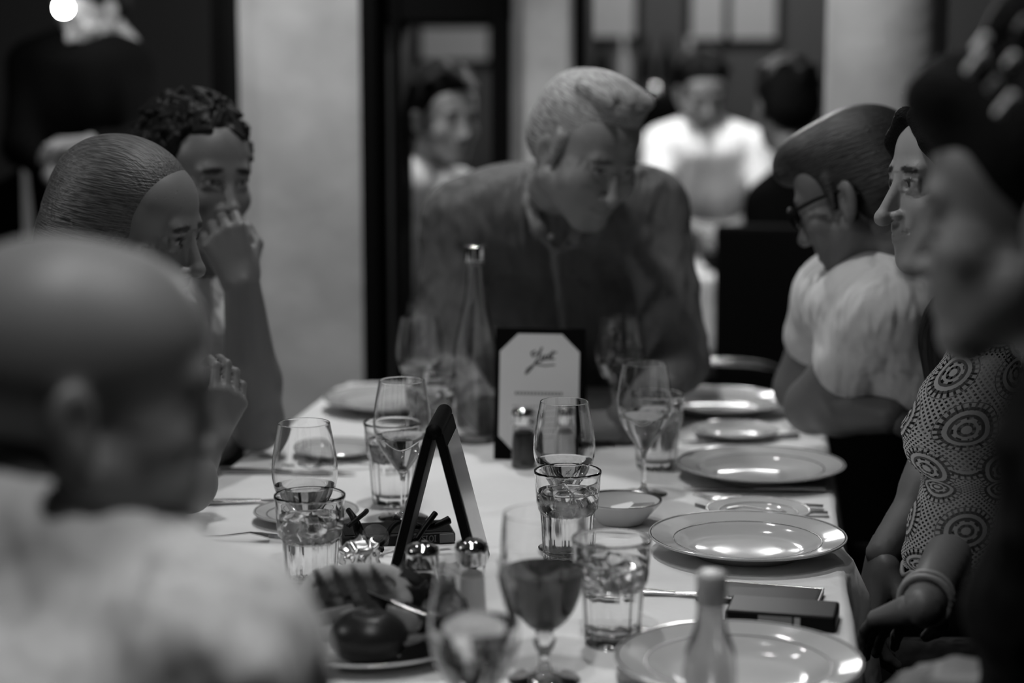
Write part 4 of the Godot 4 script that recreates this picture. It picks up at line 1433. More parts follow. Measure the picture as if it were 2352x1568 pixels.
func blonde_woman() -> void:
	var hx := Transform3D(frame_of(Vector3(0.9737, -0.2, 0.1088), 0.03), Vector3(-0.9031, 1.1778, -2.5955))
	var pelvis := Vector3(-1.12, 0.52, -2.62)
	var p := thing("person", "smiling young woman in profile with smooth light hair drawn back", "person", Vector3(pelvis.x, 0, pelvis.z))
	var acc := Acc.new()
	head_field({"skin": 0.18, "brow": 0.03, "nose": 1.0, "jaw": 0.92, "smile": 1.3, "lips": 0.20, "teeth": 0.5, "cheek": 1.1, "eye_open": 0.0035, "ears": false}).add_to(acc, 0.003, hx)
	var neck := Vector3(-1.00, 0.985, -2.645)
	var sr := neck + Vector3(-0.01, -0.07, 0.165)
	var sl := neck + Vector3(-0.01, -0.07, -0.165)
	var er := Vector3(-0.7948, 0.8332, -2.4761)
	var wr := Vector3(-0.8024, 0.8689, -2.603)
	var el := sl + Vector3(0.05, -0.24, -0.02)
	var B := Field.new()
	B.base = grey_lin(0.16)
	B.cap(hx * Vector3(0, -0.06, -0.03), neck, 0.046, 0.052, 0.03)
	B.cap(sr, er, 0.045, 0.036, 0.02)
	B.cap(er, wr, 0.036, 0.025, 0.02)
	B.cap(el, el + Vector3(0.10, -0.06, 0.13), 0.036, 0.025, 0.02)
	for q in [[sl, el], [sr, er]]:
		B.cap(neck, q[0], 0.036, 0.036, 0.02)
		B.cap(q[0], q[1], 0.036, 0.034, 0.02)
	B.add_to(acc, 0.009)
	var H := Field.new()
	H.base = grey_lin(0.16)
	hand(H, wr, Vector3(0.4024, 0.9138, -0.0551), Vector3(0.721, 0.1036, 0.6852), false, [0.9, 0.95, 1.0, 1.0], 0.85)
	hand(H, el + Vector3(0.10, -0.06, 0.13), Vector3(0.6, 0.2, 0.7), Vector3(0.2, 1, 0), true, [0.5, 0.5, 0.5, 0.5], 0.92)
	H.add_to(acc, 0.004)
	obj("body", acc.mesh(), M.skin, p, -p.position)
	# hair drawn back over the ears to a knot
	var G := Field.new()
	G.ell(Vector3(0, 0.045, -0.024), Vector3(0.083, 0.084, 0.104), 0.01)
	G.ell(Vector3(0, 0.000, -0.050), Vector3(0.086, 0.070, 0.082), 0.03)
	G.ell(Vector3(0, -0.045, -0.085), Vector3(0.062, 0.060, 0.050), 0.04)
	G.ell(Vector3(0, -0.075, -0.095), Vector3(0.040, 0.060, 0.034), 0.04)
	G.ell(Vector3(0, -0.020, 0.120), Vector3(0.078, 0.098, 0.080), 0.012, Basis(), -1)
	put(p, "hair", G, 0.0033, M.hair_blonde, hx)
	var S := Field.new()
	torso(S, neck + Vector3(0, -0.05, 0), sl, sr, pelvis + Vector3(0, 0.17, 0), 0.86)
	S.cap(sr, sr.lerp(er, 0.45), 0.054, 0.050, 0.02)
	S.cap(sl, sl.lerp(el, 0.45), 0.054, 0.050, 0.02)
	put(p, "blouse", S, 0.014, M.white_shirt)
	var L := Field.new()
	legs(L, pelvis, Vector3(1, 0, 0), 0.40)
	put(p, "trousers", L, 0.016, M.trousers)
	shoes(p, pelvis, Vector3(1, 0, 0), 0.40)

func young_man() -> void:
	var hx := Transform3D(frame_of(Vector3(0.755, -0.0599, 0.6529), -0.06), Vector3(-0.9608, 1.2162, -3.1039))
	var pelvis := Vector3(-1.14, 0.52, -3.20)
	var p := thing("person", "young man with dark curly hair resting his mouth on his fist", "person", Vector3(pelvis.x, 0, pelvis.z))
	var acc := Acc.new()
	head_field({"skin": 0.13, "brow": 0.006, "jaw": 1.0, "lips": 0.2, "nose": 1.05}).add_to(acc, 0.0035, hx)
	var neck := Vector3(-0.9992, 1.0385, -3.143)
	var sl := Vector3(-0.9517, 0.936, -3.2257)
	var sr := Vector3(-1.065, 0.9648, -3.0104)
	var el := Vector3(-0.8503, 0.808, -3.0363)
	var wl := Vector3(-0.8549, 1.0525, -2.9811)
	var er := sr + Vector3(0.06, -0.27, 0.03)
	var B := Field.new()
	B.base = grey_lin(0.12)
	B.cap(hx * Vector3(0, -0.06, -0.03), neck, 0.054, 0.056, 0.03)
	B.cap(sl, el, 0.050, 0.043, 0.02)
	B.chain([el, el.lerp(wl, 0.3), wl], [0.043, 0.046, 0.030], 0.02)
	B.cap(sr, er, 0.048, 0.042, 0.02)
	B.cap(er, er + Vector3(0.22, 0.03, 0.0), 0.040, 0.028, 0.02)
	for q in [[sl, el], [sr, er]]:
		B.cap(neck, q[0], 0.036, 0.036, 0.02)
		B.cap(q[0], q[1], 0.036, 0.034, 0.02)
	B.add_to(acc, 0.009)
	var H := Field.new()
	H.base = grey_lin(0.12)
	H.cap(wl.lerp(el, 0.1), wl, 0.031, 0.028, 0.01)
	hand(H, wl, Vector3(-0.364, 0.9314, -0.0007), Vector3(0.25, 0.1473, 0.957), true, [1.5, 1.5, 1.5, 1.5], 0.98, 0.9)
	hand(H, er + Vector3(0.22, 0.03, 0.0), Vector3(1, 0, 0.1), Vector3.UP, false)
	H.add_to(acc, 0.0038)
	obj("body", acc.mesh(), M.skin, p, -p.position)
	var G := Field.new()
	G.ell(Vector3(0, 0.055, -0.028), Vector3(0.084, 0.082, 0.104), 0.01)
	G.ell(Vector3(0, 0.000, -0.065), Vector3(0.084, 0.075, 0.072), 0.03)
	G.ell(Vector3(0, -0.030, 0.125), Vector3(0.078, 0.098, 0.080), 0.012, Basis(), -1)
	for k in 210:
		var a := rng.randf() * TAU
		var h := rng.randf_range(-0.45, 1.0)
		var q := Vector3(cos(a) * sqrt(1 - h * h), h, sin(a) * sqrt(1 - h * h))
		var c := Vector3(0, 0.045, -0.032) + q * Vector3(0.088, 0.092, 0.108)
		if c.z > 0.035 and c.y < 0.082: continue
		if c.z > 0.0 and c.y < 0.03: continue
		var t1 := q.cross(Vector3(rng.randf_range(-1, 1), rng.randf_range(-1, 1), rng.randf_range(-1, 1))).normalized()
		G.cap(c, c + t1 * 0.022 + q * 0.008, 0.009, 0.006, 0.004)
	put(p, "hair", G, 0.004, M.hair_mid_dark, hx)
	var S := Field.new()
	torso(S, neck + Vector3(0, -0.03, 0), sl, sr, pelvis + Vector3(0, 0.17, 0), 0.95)
	S.cap(sl, sl.lerp(el, 0.42), 0.060, 0.054, 0.02)
	S.cap(sr, sr.lerp(er, 0.5), 0.060, 0.054, 0.02)
	put(p, "t_shirt", S, 0.014, M.white_shirt)
	var L := Field.new()
	legs(L, pelvis, Vector3(1, 0, 0.1), 0.42)
	put(p, "trousers", L, 0.016, M.trousers)
	shoes(p, pelvis, Vector3(1, 0, 0.1), 0.42)

func grey_man() -> void:
	var hx := Transform3D(frame_of(Vector3(0.5973, -0.4192, 0.6837), -0.08), Vector3(-0.3197, 1.2573, -3.3001))
	var pelvis := Vector3(-0.44, 0.52, -4.20)
	var p := thing("person", "grey haired man in a dark button shirt leaning on the far end of the table", "person", Vector3(pelvis.x, 0, pelvis.z))
	var acc := Acc.new()
	head_field({"neck": -0.095, "skin": 0.20, "brow": 0.07, "nose": 1.1, "jaw": 1.28, "cheek": 1.35, "lips": 0.2, "smile": 0.6, "eye_open": 0.003}).add_to(acc, 0.0035, hx)
	var neck := Vector3(-0.3783, 1.1798, -3.5048)
	var sr := Vector3(-0.5907, 1.1093, -3.567)
	var sl := Vector3(-0.2236, 1.134, -3.57)
	var er := Vector3(-0.6154, 0.8389, -3.4815)
	var wr := Vector3(-0.4729, 0.7825, -3.2474)
	var el := Vector3(-0.1623, 0.8567, -3.485)
	var wl := Vector3(-0.2495, 0.7803, -3.2369)
	var B := Field.new()
	B.base = grey_lin(0.16)
	B.cap(hx * Vector3(0, -0.06, -0.03), neck, 0.058, 0.060, 0.03)
	for q in [[sl, el], [sr, er]]:
		B.cap(neck, q[0], 0.036, 0.036, 0.02)
		B.cap(q[0], q[1], 0.036, 0.034, 0.02)
	B.cap(el, wl, 0.034, 0.027, 0.02)
	B.cap(er, wr, 0.034, 0.027, 0.02)
	B.add_to(acc, 0.009)
	var H := Field.new()
	H.base = grey_lin(0.16)
	H.cap(wl.lerp(el, 0.15), wl, 0.031, 0.029, 0.01)
	hand(H, wl, Vector3(-0.9028, 0.0501, 0.4272), Vector3(-0.1242, 0.8581, 0.4982), true, [0.9, 0.95, 1.0, 1.05], 1.0, 0.8)
	hand(H, wr, Vector3(0.9468, 0, 0.3217), Vector3(0.1549, 0.9091, 0.3866), false, [0.6, 0.6, 0.65, 0.7], 1.0)
	H.add_to(acc, 0.0045)
	obj("body", acc.mesh(), M.skin, p, -p.position)
	var G := Field.new()
	G.ell(Vector3(0, 0.050, -0.026), Vector3(0.083, 0.083, 0.103), 0.01)
	G.ell(Vector3(0, 0.000, -0.055), Vector3(0.083, 0.070, 0.075), 0.03)
	for s in [-1, 1]: G.cap(Vector3(0.074 * s, 0.03, 0.015), Vector3(0.076 * s, -0.02, 0.008), 0.012, 0.009, 0.01)
	G.ell(Vector3(0, -0.020, 0.124), Vector3(0.080, 0.116, 0.080), 0.014, Basis(), -1)
	G.ell(Vector3(0.010, 0.104, 0.012), Vector3(0.060, 0.034, 0.062), 0.03)
	for k in 9: G.ell(Vector3(-0.05 + 0.0135 * k, 0.118 + 0.008 * sin(k * 2.3), 0.030 - 0.012 * (k % 3)), Vector3(0.010, 0.014, 0.045), 0.008, Basis(Vector3.UP, 0.3))
	for s in [-1, 1]: G.ell(Vector3(0.085 * s, -0.025, -0.012), Vector3(0.03, 0.032, 0.022), 0.006, Basis(), -1)
	put(p, "hair", G, 0.004, M.hair_grey, hx)
	var S := Field.new()
	torso(S, neck, sl, sr, pelvis + Vector3(0, 0.17, 0), 1.12)
	S.cap(sr, er, 0.068, 0.056, 0.03)
	S.cap(er, wr, 0.054, 0.038, 0.02)
	S.cap(sl, el, 0.068, 0.056, 0.03)
	S.cap(el, wl, 0.054, 0.038, 0.02)
	arms_rings(S, sr, er, 0.068, 0.056, 5, 0.006)
	arms_rings(S, sl, el, 0.068, 0.056, 5, 0.006)
	put(p, "shirt", S, 0.011, M.dark_shirt)
	# open collar and its button
	var C := Field.new()
	C.chain([Vector3(-0.4426, 1.2093, -3.4494), Vector3(-0.4267, 1.1546, -3.382), Vector3(-0.407, 1.1154, -3.3379), Vector3(-0.3815, 1.0792, -3.3359)], [0.012, 0.017, 0.016, 0.006], 0.008)
	C.chain([Vector3(-0.2746, 1.1523, -3.4331), Vector3(-0.3086, 1.1174, -3.3721), Vector3(-0.341, 1.0961, -3.344), Vector3(-0.3722, 1.0731, -3.3362)], [0.012, 0.016, 0.014, 0.006], 0.008)
	C.chain([Vector3(-0.3795, 1.0736, -3.3455), Vector3(-0.3736, 0.9873, -3.3944), Vector3(-0.3722, 0.8808, -3.46)], [0.010, 0.010, 0.010], 0.008)
	put(p, "collar", C, 0.006, M.dark_shirt)
	var bt := Acc.new()
	lathe(bt, [Vector2(0, 0), Vector2(0.005, 0), Vector2(0.0055, 0.0015), Vector2(0, 0.003)], 16)
	obj("button", bt.mesh(), M.pale_grey, p, Vector3(-0.3838, 1.1039, -3.3138) - p.position, Vector3(1.2, 0, 0))
	var L := Field.new()
	legs(L, pelvis, Vector3(0, 0, 1), 0.42)
	put(p, "trousers", L, 0.016, M.trousers)
	shoes(p, pelvis, Vector3(0, 0, 1), 0.42)

func eyewear(p: Node3D, hx: Transform3D) -> void:
	var a := Acc.new()
	for s in [-1, 1]:
		var loop := []
		for k in 17:
			var t := TAU * k / 16.0
			loop.append(hx * Vector3(0.033 * s + 0.024 * cos(t), -0.002 + 0.017 * sin(t), 0.103 - 0.006 * absf(0.033 + 0.024 * cos(t) * s) / 0.06))
		tube(a, loop, [0.0030], 6)
		tube(a, [hx * Vector3(0.057 * s, 0.006, 0.097), hx * Vector3(0.078 * s, 0.008, 0.04), hx * Vector3(0.081 * s, 0.006, -0.01), hx * Vector3(0.080 * s, -0.012, -0.035)], [0.0032], 6)
	tube(a, [hx * Vector3(-0.010, 0.004, 0.103), hx * Vector3(0, 0.007, 0.107), hx * Vector3(0.010, 0.004, 0.103)], [0.002], 6)
	obj("spectacles", a.mesh(), M.black, p, -p.position)

func polo_man() -> void:
	var hx := Transform3D(frame_of(Vector3(-0.8598, -0.4048, -0.3112), 0.06), Vector3(0.1366, 1.1943, -3.1488))
	var pelvis := Vector3(0.50, 0.52, -3.18)
	var p := thing("person", "man with spectacles in a pale polo shirt, bare arms crossed on the table", "person", Vector3(pelvis.x, 0, pelvis.z))
	var acc := Acc.new()
	head_field({"neck": -0.10, "skin": 0.12, "brow": 0.05, "jaw": 1.05, "cheek": 1.1, "lips": 0.22}).add_to(acc, 0.0035, hx)
	var neck := Vector3(0.1825, 1.0752, -3.1777)
	var sl := Vector3(0.1965, 1.0152, -3.0276)
	var sr := Vector3(0.1146, 1.0011, -3.3511)
	var el := Vector3(0.078, 0.8333, -3.1877)
	var wl := Vector3(0.199, 0.8467, -3.043)
	var er := Vector3(0.0592, 0.8258, -3.4086)
	var wr := Vector3(0.1542, 0.8017, -3.3567)
	var B := Field.new()
	B.base = grey_lin(0.12)
	B.cap(hx * Vector3(0, -0.06, -0.03), neck, 0.056, 0.058, 0.03)
	B.cap(sl, el, 0.054, 0.046, 0.02)
	B.chain([el, el.lerp(wl, 0.35), wl], [0.042, 0.043, 0.030], 0.02)
	B.cap(sr, er, 0.052, 0.045, 0.02)
	B.cap(er, wr, 0.042, 0.030, 0.02)
	for q in [[sl, el], [sr, er]]:
		B.cap(neck, q[0], 0.036, 0.036, 0.02)
		B.cap(q[0], q[1], 0.036, 0.034, 0.02)
	B.add_to(acc, 0.009)
	var H := Field.new()
	H.base = grey_lin(0.12)
	hand(H, wl, Vector3(0.9567, -0.1634, -0.241), Vector3(-0.0612, 0.9435, 0.3258), true, [0.7, 0.7, 0.75, 0.8])
	hand(H, wr, Vector3(0.9687, 0.1162, 0.2193), Vector3(0.1465, 0.9435, 0.2973), false, [0.7, 0.7, 0.75, 0.8])
	H.add_to(acc, 0.005)
	obj("body", acc.mesh(), M.skin, p, -p.position)
	var G := Field.new()
	G.ell(Vector3(0, 0.056, -0.026), Vector3(0.085, 0.084, 0.106), 0.01)
	G.ell(Vector3(0, -0.005, -0.060), Vector3(0.083, 0.078, 0.074), 0.03)
	for s in [-1, 1]: G.cap(Vector3(0.074 * s, 0.03, 0.012), Vector3(0.076 * s, -0.015, 0.010), 0.011, 0.008, 0.01)
	G.ell(Vector3(0, -0.028, 0.122), Vector3(0.078, 0.100, 0.070), 0.010, Basis(), -1)
	for s in [-1, 1]: G.ell(Vector3(0.087 * s, -0.025, -0.012), Vector3(0.03, 0.033, 0.022), 0.006, Basis(), -1)
	G.ell(Vector3(0, 0.094, 0.050), Vector3(0.062, 0.036, 0.058), 0.03)
	G.ell(Vector3(0, 0.075, 0.090), Vector3(0.052, 0.022, 0.022), 0.02)
	put(p, "hair", G, 0.004, M.hair_brown, hx)
	eyewear(p, hx)
	var S := Field.new()
	torso(S, neck, sl, sr, pelvis + Vector3(0.04, 0.24, 0), 1.0)
	var hemL := sl.lerp(el, 0.48)
	var hemR := sr.lerp(er, 0.42)
	S.cap(sl, hemL, 0.066, 0.066, 0.03)
	S.cap(sr, hemR, 0.064, 0.064, 0.03)
	arms_rings(S, sl, hemL, 0.066, 0.064, 3, 0.006)
	collar(S, neck + Vector3(0, 0.0, 0), Vector3(-0.25, 1, 0).normalized(), Vector3(-1, 0, 0.1), 0.068, 0.012)
	put(p, "polo_shirt", S, 0.012, M.grey_shirt)
	var L := Field.new()
	legs(L, pelvis, Vector3(-1, 0, 0), 0.42)
	put(p, "trousers", L, 0.016, M.trousers)
	shoes(p, pelvis, Vector3(-1, 0, 0), 0.42)

func lace_texture() -> ImageTexture:
	# crocheted scallops: rings of thread with holes between them, drawn as what the fabric is
	var w := 512
	var im := Image.create(w, w, false, Image.FORMAT_RGBA8)
	var cs := [Vector2(128, 140), Vector2(384, 140), Vector2(0, 330), Vector2(256, 330), Vector2(512, 330), Vector2(128, 520), Vector2(384, 520), Vector2(128, 8), Vector2(384, 8), Vector2(0, -50), Vector2(256, -50), Vector2(512, -50)]
	for y in w:
		for x in w:
			var d := 1e9
			var who := Vector2.ZERO
			for c in cs:
				var q: float = Vector2(x, y).distance_to(c)
				if q < d:
					d = q
					who = c
			var an := Vector2(x - who.x, y - who.y).angle()
			var t := 1.0
			var ringp := fposmod(d, 26.0)
			if d < 96.0:
				t = 0.95 if ringp < 15.0 else 0.28
				if d > 66.0 and d < 92.0 and fposmod(an / TAU * 26.0, 1.0) < 0.42: t = 0.0
				if d < 44.0 and d > 16.0 and fposmod(an / TAU * 7.0, 1.0) < 0.5 and ringp > 9.0: t = 0.0
			else:
				t = 0.9 if fposmod((x + y) / 22.0, 1.0) < 0.42 or fposmod((x - y) / 22.0, 1.0) < 0.42 else 0.0
			im.set_pixel(x, y, Color(0.86, 0.86, 0.86, 1.0 if t > 0.5 else (0.6 if t > 0.2 else 0.0)))
			if t > 0.2 and t < 0.5: im.set_pixel(x, y, Color(0.42, 0.42, 0.42, 1.0))
	return ImageTexture.create_from_image(im)

func loft(acc: Acc, cen: Array, ax: Array, az: Array, seg: int, rep: Vector2) -> void:
	# elliptical sections: ax and az are half axes as vectors
	var first := acc.v.size()
	var n := cen.size()
	for j in n:
		for s in seg + 1:
			var a := TAU * s / seg
			var off: Vector3 = ax[j] * cos(a) + az[j] * sin(a)
			acc.vert(cen[j] + off, off.normalized(), Color.WHITE, Vector2(float(s) / seg * rep.x, float(j) / (n - 1) * rep.y))
	for j in n - 1:
		for s in seg:
			var a := first + j * (seg + 1) + s
			acc.quad(a, a + 1, a + seg + 2, a + seg + 1)

func lace_woman() -> void:
	var hx := Transform3D(frame_of(Vector3(-0.936, 0.0201, 0.3514), 0.05), Vector3(0.2579, 1.2436, -2.6829))
	var pelvis := Vector3(0.46, 0.52, -2.62)
	var p := thing("person", "woman in a white lace top with dark hair, face in profile behind the near woman", "person", Vector3(pelvis.x, 0, pelvis.z))
	var acc := Acc.new()
	head_field({"skin": 0.27, "brow": 0.008, "nose": 1.22, "jaw": 0.92, "chin": 0.95, "smile": 0.8, "lips": 0.24}).add_to(acc, 0.003, hx)
	var neck := Vector3(0.3062, 1.0785, -2.6644)
	var sl := Vector3(0.2969, 0.9986, -2.5896)
	var sr := neck + Vector3(0, -0.07, -0.17)
	var el := Vector3(0.2525, 0.7946, -2.4605)
	var wl := Vector3(0.1886, 0.774, -2.2139)
	var er := Vector3(0.2309, 0.8181, -2.6551)
	var wr := Vector3(0.165, 0.735, -2.60)
	var B := Field.new()
	B.base = grey_lin(0.11)
	B.cap(hx * Vector3(0, -0.06, -0.03), neck, 0.046, 0.052, 0.03)
	B.cap(sl, el, 0.042, 0.036, 0.02)
	B.cap(el, wl, 0.034, 0.025, 0.02)
	B.cap(sr, er, 0.042, 0.036, 0.02)
	B.cap(er, wr, 0.034, 0.024, 0.02)
	for q in [[sl, el], [sr, er]]:
		B.cap(neck, q[0], 0.036, 0.036, 0.02)
		B.cap(q[0], q[1], 0.036, 0.034, 0.02)
	B.add_to(acc, 0.009)
	var H := Field.new()
	H.base = grey_lin(0.11)
	hand(H, wl, Vector3(-0.35, -0.45, -0.8), Vector3(-0.2, 0.9, -0.3), true, [0.25, 0.25, 0.3, 0.35], 0.92)
	hand(H, wr, Vector3(-0.15, -0.95, 0.1), Vector3(-0.9, 0.1, 0.3), false, [0.4, 0.4, 0.45, 0.5], 0.92)
	H.add_to(acc, 0.004)
	obj("body", acc.mesh(), M.skin, p, -p.position)
	var G := Field.new()
	G.ell(Vector3(0, 0.050, -0.026), Vector3(0.084, 0.086, 0.106), 0.01)
	G.ell(Vector3(0, -0.02, -0.070), Vector3(0.086, 0.10, 0.075), 0.03)
	G.ell(Vector3(0, -0.035, 0.120), Vector3(0.080, 0.100, 0.082), 0.010, Basis(), -1)
	for s in [-1, 1]:
		G.chain([Vector3(0.02 * s, 0.092, 0.072), Vector3(0.055 * s, 0.060, 0.066), Vector3(0.078 * s, 0.005, 0.030), Vector3(0.082 * s, -0.06, 0.0)], [0.016, 0.017, 0.016, 0.016], 0.012)
	put(p, "hair", G, 0.004, M.hair, hx)
	# camisole, then the lace over it
	var S := Field.new()
	torso(S, neck + Vector3(0, -0.06, 0), sl.lerp(neck, 0.25), sr.lerp(neck, 0.25), pelvis, 0.80)
	put(p, "camisole", S, 0.014, M.denim)
	var la := Acc.new()
	var cx := [[2270, 775, 70, 2.52], [2255, 830, 92, 2.50], [2228, 900, 115, 2.50], [2203, 975, 128, 2.49], [2195, 1030, 124, 2.48], [2207, 1085, 98, 2.47], [2210, 1115, 92, 2.46], [2203, 1170, 108, 2.46], [2195, 1235, 118, 2.45], [2185, 1285, 112, 2.44], [2182, 1300, 108, 2.44]]
	var cen := [Vector3(0.296, 1.0454, -2.5762), Vector3(0.2845, 1.0167, -2.5499), Vector3(0.2687, 0.9782, -2.5316), Vector3(0.2542, 0.9371, -2.5132), Vector3(0.2504, 0.9078, -2.4979), Vector3(0.2563, 0.8787, -2.4841), Vector3(0.2579, 0.8656, -2.4721), Vector3(0.2535, 0.8353, -2.4567), Vector3(0.2482, 0.8013, -2.4406), Vector3(0.2427, 0.7771, -2.4259), Vector3(0.2412, 0.7676, -2.4243)]
	var ax := []
	var az := []
	for c in cx:
		ax.append(Vector3(0.99, 0, -0.136) * (c[2] * c[3] / 4330.0))
		az.append(Vector3(0.136, 0, 0.99) * 0.062)
	var c2 := []
	var a2 := []
	var z2 := []
	for j in cen.size() - 1:
		for q in 5:
			var t := q / 5.0
			var pj: int = maxi(j - 1, 0)
			var nj: int = mini(j + 2, cen.size() - 1)
			c2.append((cen[j] as Vector3).cubic_interpolate(cen[j + 1], cen[pj], cen[nj], t))
			var wob := 1.0 + 0.03 * sin((j * 5 + q) * 0.9)
			a2.append((ax[j] as Vector3).lerp(ax[j + 1], t) * wob)
			z2.append((az[j] as Vector3) * wob)
	loft(la, c2, a2, z2, 64, Vector2(1.9, 2.2))
	obj("lace_sleeve", la.mesh(), M.lace, p, -p.position)
	var hem := Acc.new()
	var hp := []
	var last := c2.size() - 1
	for k in 65:
		var an := TAU * k / 64.0
		hp.append(c2[last] + a2[last] * cos(an) + z2[last] * sin(an) + Vector3(0, -0.012 * absf(sin(an * 3.5)), 0))
	tube(hem, hp, [0.0035], 6)
	obj("scalloped_hem", hem.mesh(), M.mid_grey, p, -p.position)
	# two bangles on the wrist
	for k in 2:
		var br := Acc.new()
		var d := (wl - el).normalized()
		var u := d.cross(Vector3.UP).normalized()
		var w := d.cross(u)
		var lp := []
		for j in 25:
			var an := TAU * j / 24.0
			lp.append(wl - d * (0.02 + 0.016 * k) + (u * cos(an) + w * sin(an)) * 0.0305)
		tube(br, lp, [0.0042], 8)
		obj("bangle", br.mesh(), M.bangle, p, -p.position)
	var L := Field.new()
	legs(L, pelvis, Vector3(-1, 0, 0), 0.40)
	put(p, "trousers", L, 0.016, M.denim)
	shoes(p, pelvis, Vector3(-1, 0, 0), 0.40)

func near_woman() -> void:
	var hx := Transform3D(frame_of(Vector3(-0.9698, -0.08, -0.2304), 0.04), Vector3(0.226, 1.2893, -1.6443))
	var pelvis := Vector3(0.42, 0.52, -1.66)
	var p := thing("person", "near woman in a dark jacket, dark hair pinned up with a sparkling clip", "person", Vector3(pelvis.x, 0, pelvis.z))
	var acc := Acc.new()
	head_field({"skin": 0.19, "brow": 0.05, "nose": 1.12, "jaw": 1.0, "chin": 1.15, "lips": 0.14, "cheek": 0.95}).add_to(acc, 0.004, hx)
	var neck := Vector3(0.2965, 1.1384, -1.6309)
	var sl := Vector3(0.2636, 1.0962, -1.5587)
	var sr := neck + Vector3(0.01, -0.07, -0.17)
	var el := Vector3(0.228, 0.9499, -1.6132)
	var wl := Vector3(0.2439, 0.8303, -1.7604)
	var er := sr + Vector3(-0.04, -0.26, -0.02)
	var B := Field.new()
	B.base = grey_lin(0.15)
	B.cap(hx * Vector3(0, -0.06, -0.03), neck, 0.048, 0.054, 0.03)
	for q in [[sl, el], [sr, er]]:
		B.cap(neck, q[0], 0.036, 0.036, 0.02)
		B.cap(q[0], q[1], 0.036, 0.034, 0.02)
	B.cap(el, wl, 0.034, 0.027, 0.02)
	B.cap(er, er + Vector3(-0.10, -0.05, 0.10), 0.034, 0.027, 0.02)
	B.add_to(acc, 0.009)
	var H := Field.new()
	H.base = grey_lin(0.15)
	hand(H, wl, Vector3(-0.8, -0.1, -0.5), Vector3(0, 1, 0.1), true, [0.4, 0.4, 0.45, 0.5], 0.92)
	hand(H, er + Vector3(-0.10, -0.05, 0.10), Vector3(-0.8, -0.1, 0.5), Vector3(0, 1, 0.1), false, [0.4, 0.4, 0.45, 0.5], 0.92)
	H.add_to(acc, 0.005)
	obj("body", acc.mesh(), M.skin, p, -p.position)
	var G := Field.new()
	G.ell(Vector3(0, 0.052, -0.026), Vector3(0.086, 0.086, 0.110), 0.01)
	G.ell(Vector3(0, -0.02, -0.060), Vector3(0.087, 0.09, 0.075), 0.03)
	G.ell(Vector3(0, 0.100, 0.060), Vector3(0.060, 0.040, 0.048), 0.03)
	G.ell(Vector3(0, 0.150, -0.020), Vector3(0.055, 0.045, 0.060), 0.03)
	G.ell(Vector3(0, 0.175, -0.045), Vector3(0.045, 0.040, 0.050), 0.03)
	G.ell(Vector3(0, -0.035, 0.128), Vector3(0.085, 0.096, 0.080), 0.012, Basis(), -1)
	put(p, "hair", G, 0.0045, M.hair, hx)
	# the clip: bright bars set along a curved spine
	var spots := [Vector3(0.1584, 1.4303, -1.5035), Vector3(0.1544, 1.4157, -1.5007), Vector3(0.1816, 1.4167, -1.5046), Vector3(0.1767, 1.3835, -1.4886), Vector3(0.1687, 1.3982, -1.5), Vector3(0.1909, 1.4432, -1.5303)]
	var size := [0.011, 0.015, 0.009, 0.015, 0.009, 0.012]
	var spine := Acc.new()
	var sp := []
	for q in spots.size(): sp.append(spots[q] + Vector3(0, 0, -0.008))
	tube(spine, spline([sp[0], sp[1], sp[4], sp[3]], 5), [0.004], 8)
	tube(spine, spline([sp[0], sp[5], sp[2], sp[3]], 5), [0.004], 8)
	var clip := obj("hair_clip", spine.mesh(), M.black, p, -p.position)
	for q in spots.size():
		obj("bead", bev(Vector3(0.007, size[q] * 1.5, 0.006), 0.002), M.bead if q < 4 else M.pale_grey, clip, spots[q], Vector3(0.5, 0, -0.55))
	var S := Field.new()
	torso(S, neck, sl, sr, pelvis + Vector3(0.03, 0.17, 0), 0.78, 0.04)
	S.cap(sl, el, 0.062, 0.052, 0.03)
	S.cap(el, wl, 0.050, 0.036, 0.03)
	S.cap(sr, er, 0.060, 0.050, 0.03)
	S.cap(er, er + Vector3(-0.10, -0.05, 0.10), 0.048, 0.036, 0.03)
	arms_rings(S, sl, el, 0.062, 0.052, 4, 0.008)
	S.chain([Vector3(0.2455, 1.181, -1.5896), Vector3(0.222, 1.1489, -1.5611), Vector3(0.207, 1.1067, -1.5526), Vector3(0.207, 1.0563, -1.5653)], [0.014, 0.02, 0.02, 0.01], 0.02)
	put(p, "jacket", S, 0.012, M.denim)
	var L := Field.new()
	legs(L, pelvis, Vector3(-1, 0, -0.2), 0.40)
	put(p, "trousers", L, 0.016, M.denim)
	shoes(p, pelvis, Vector3(-1, 0, -0.2), 0.40)
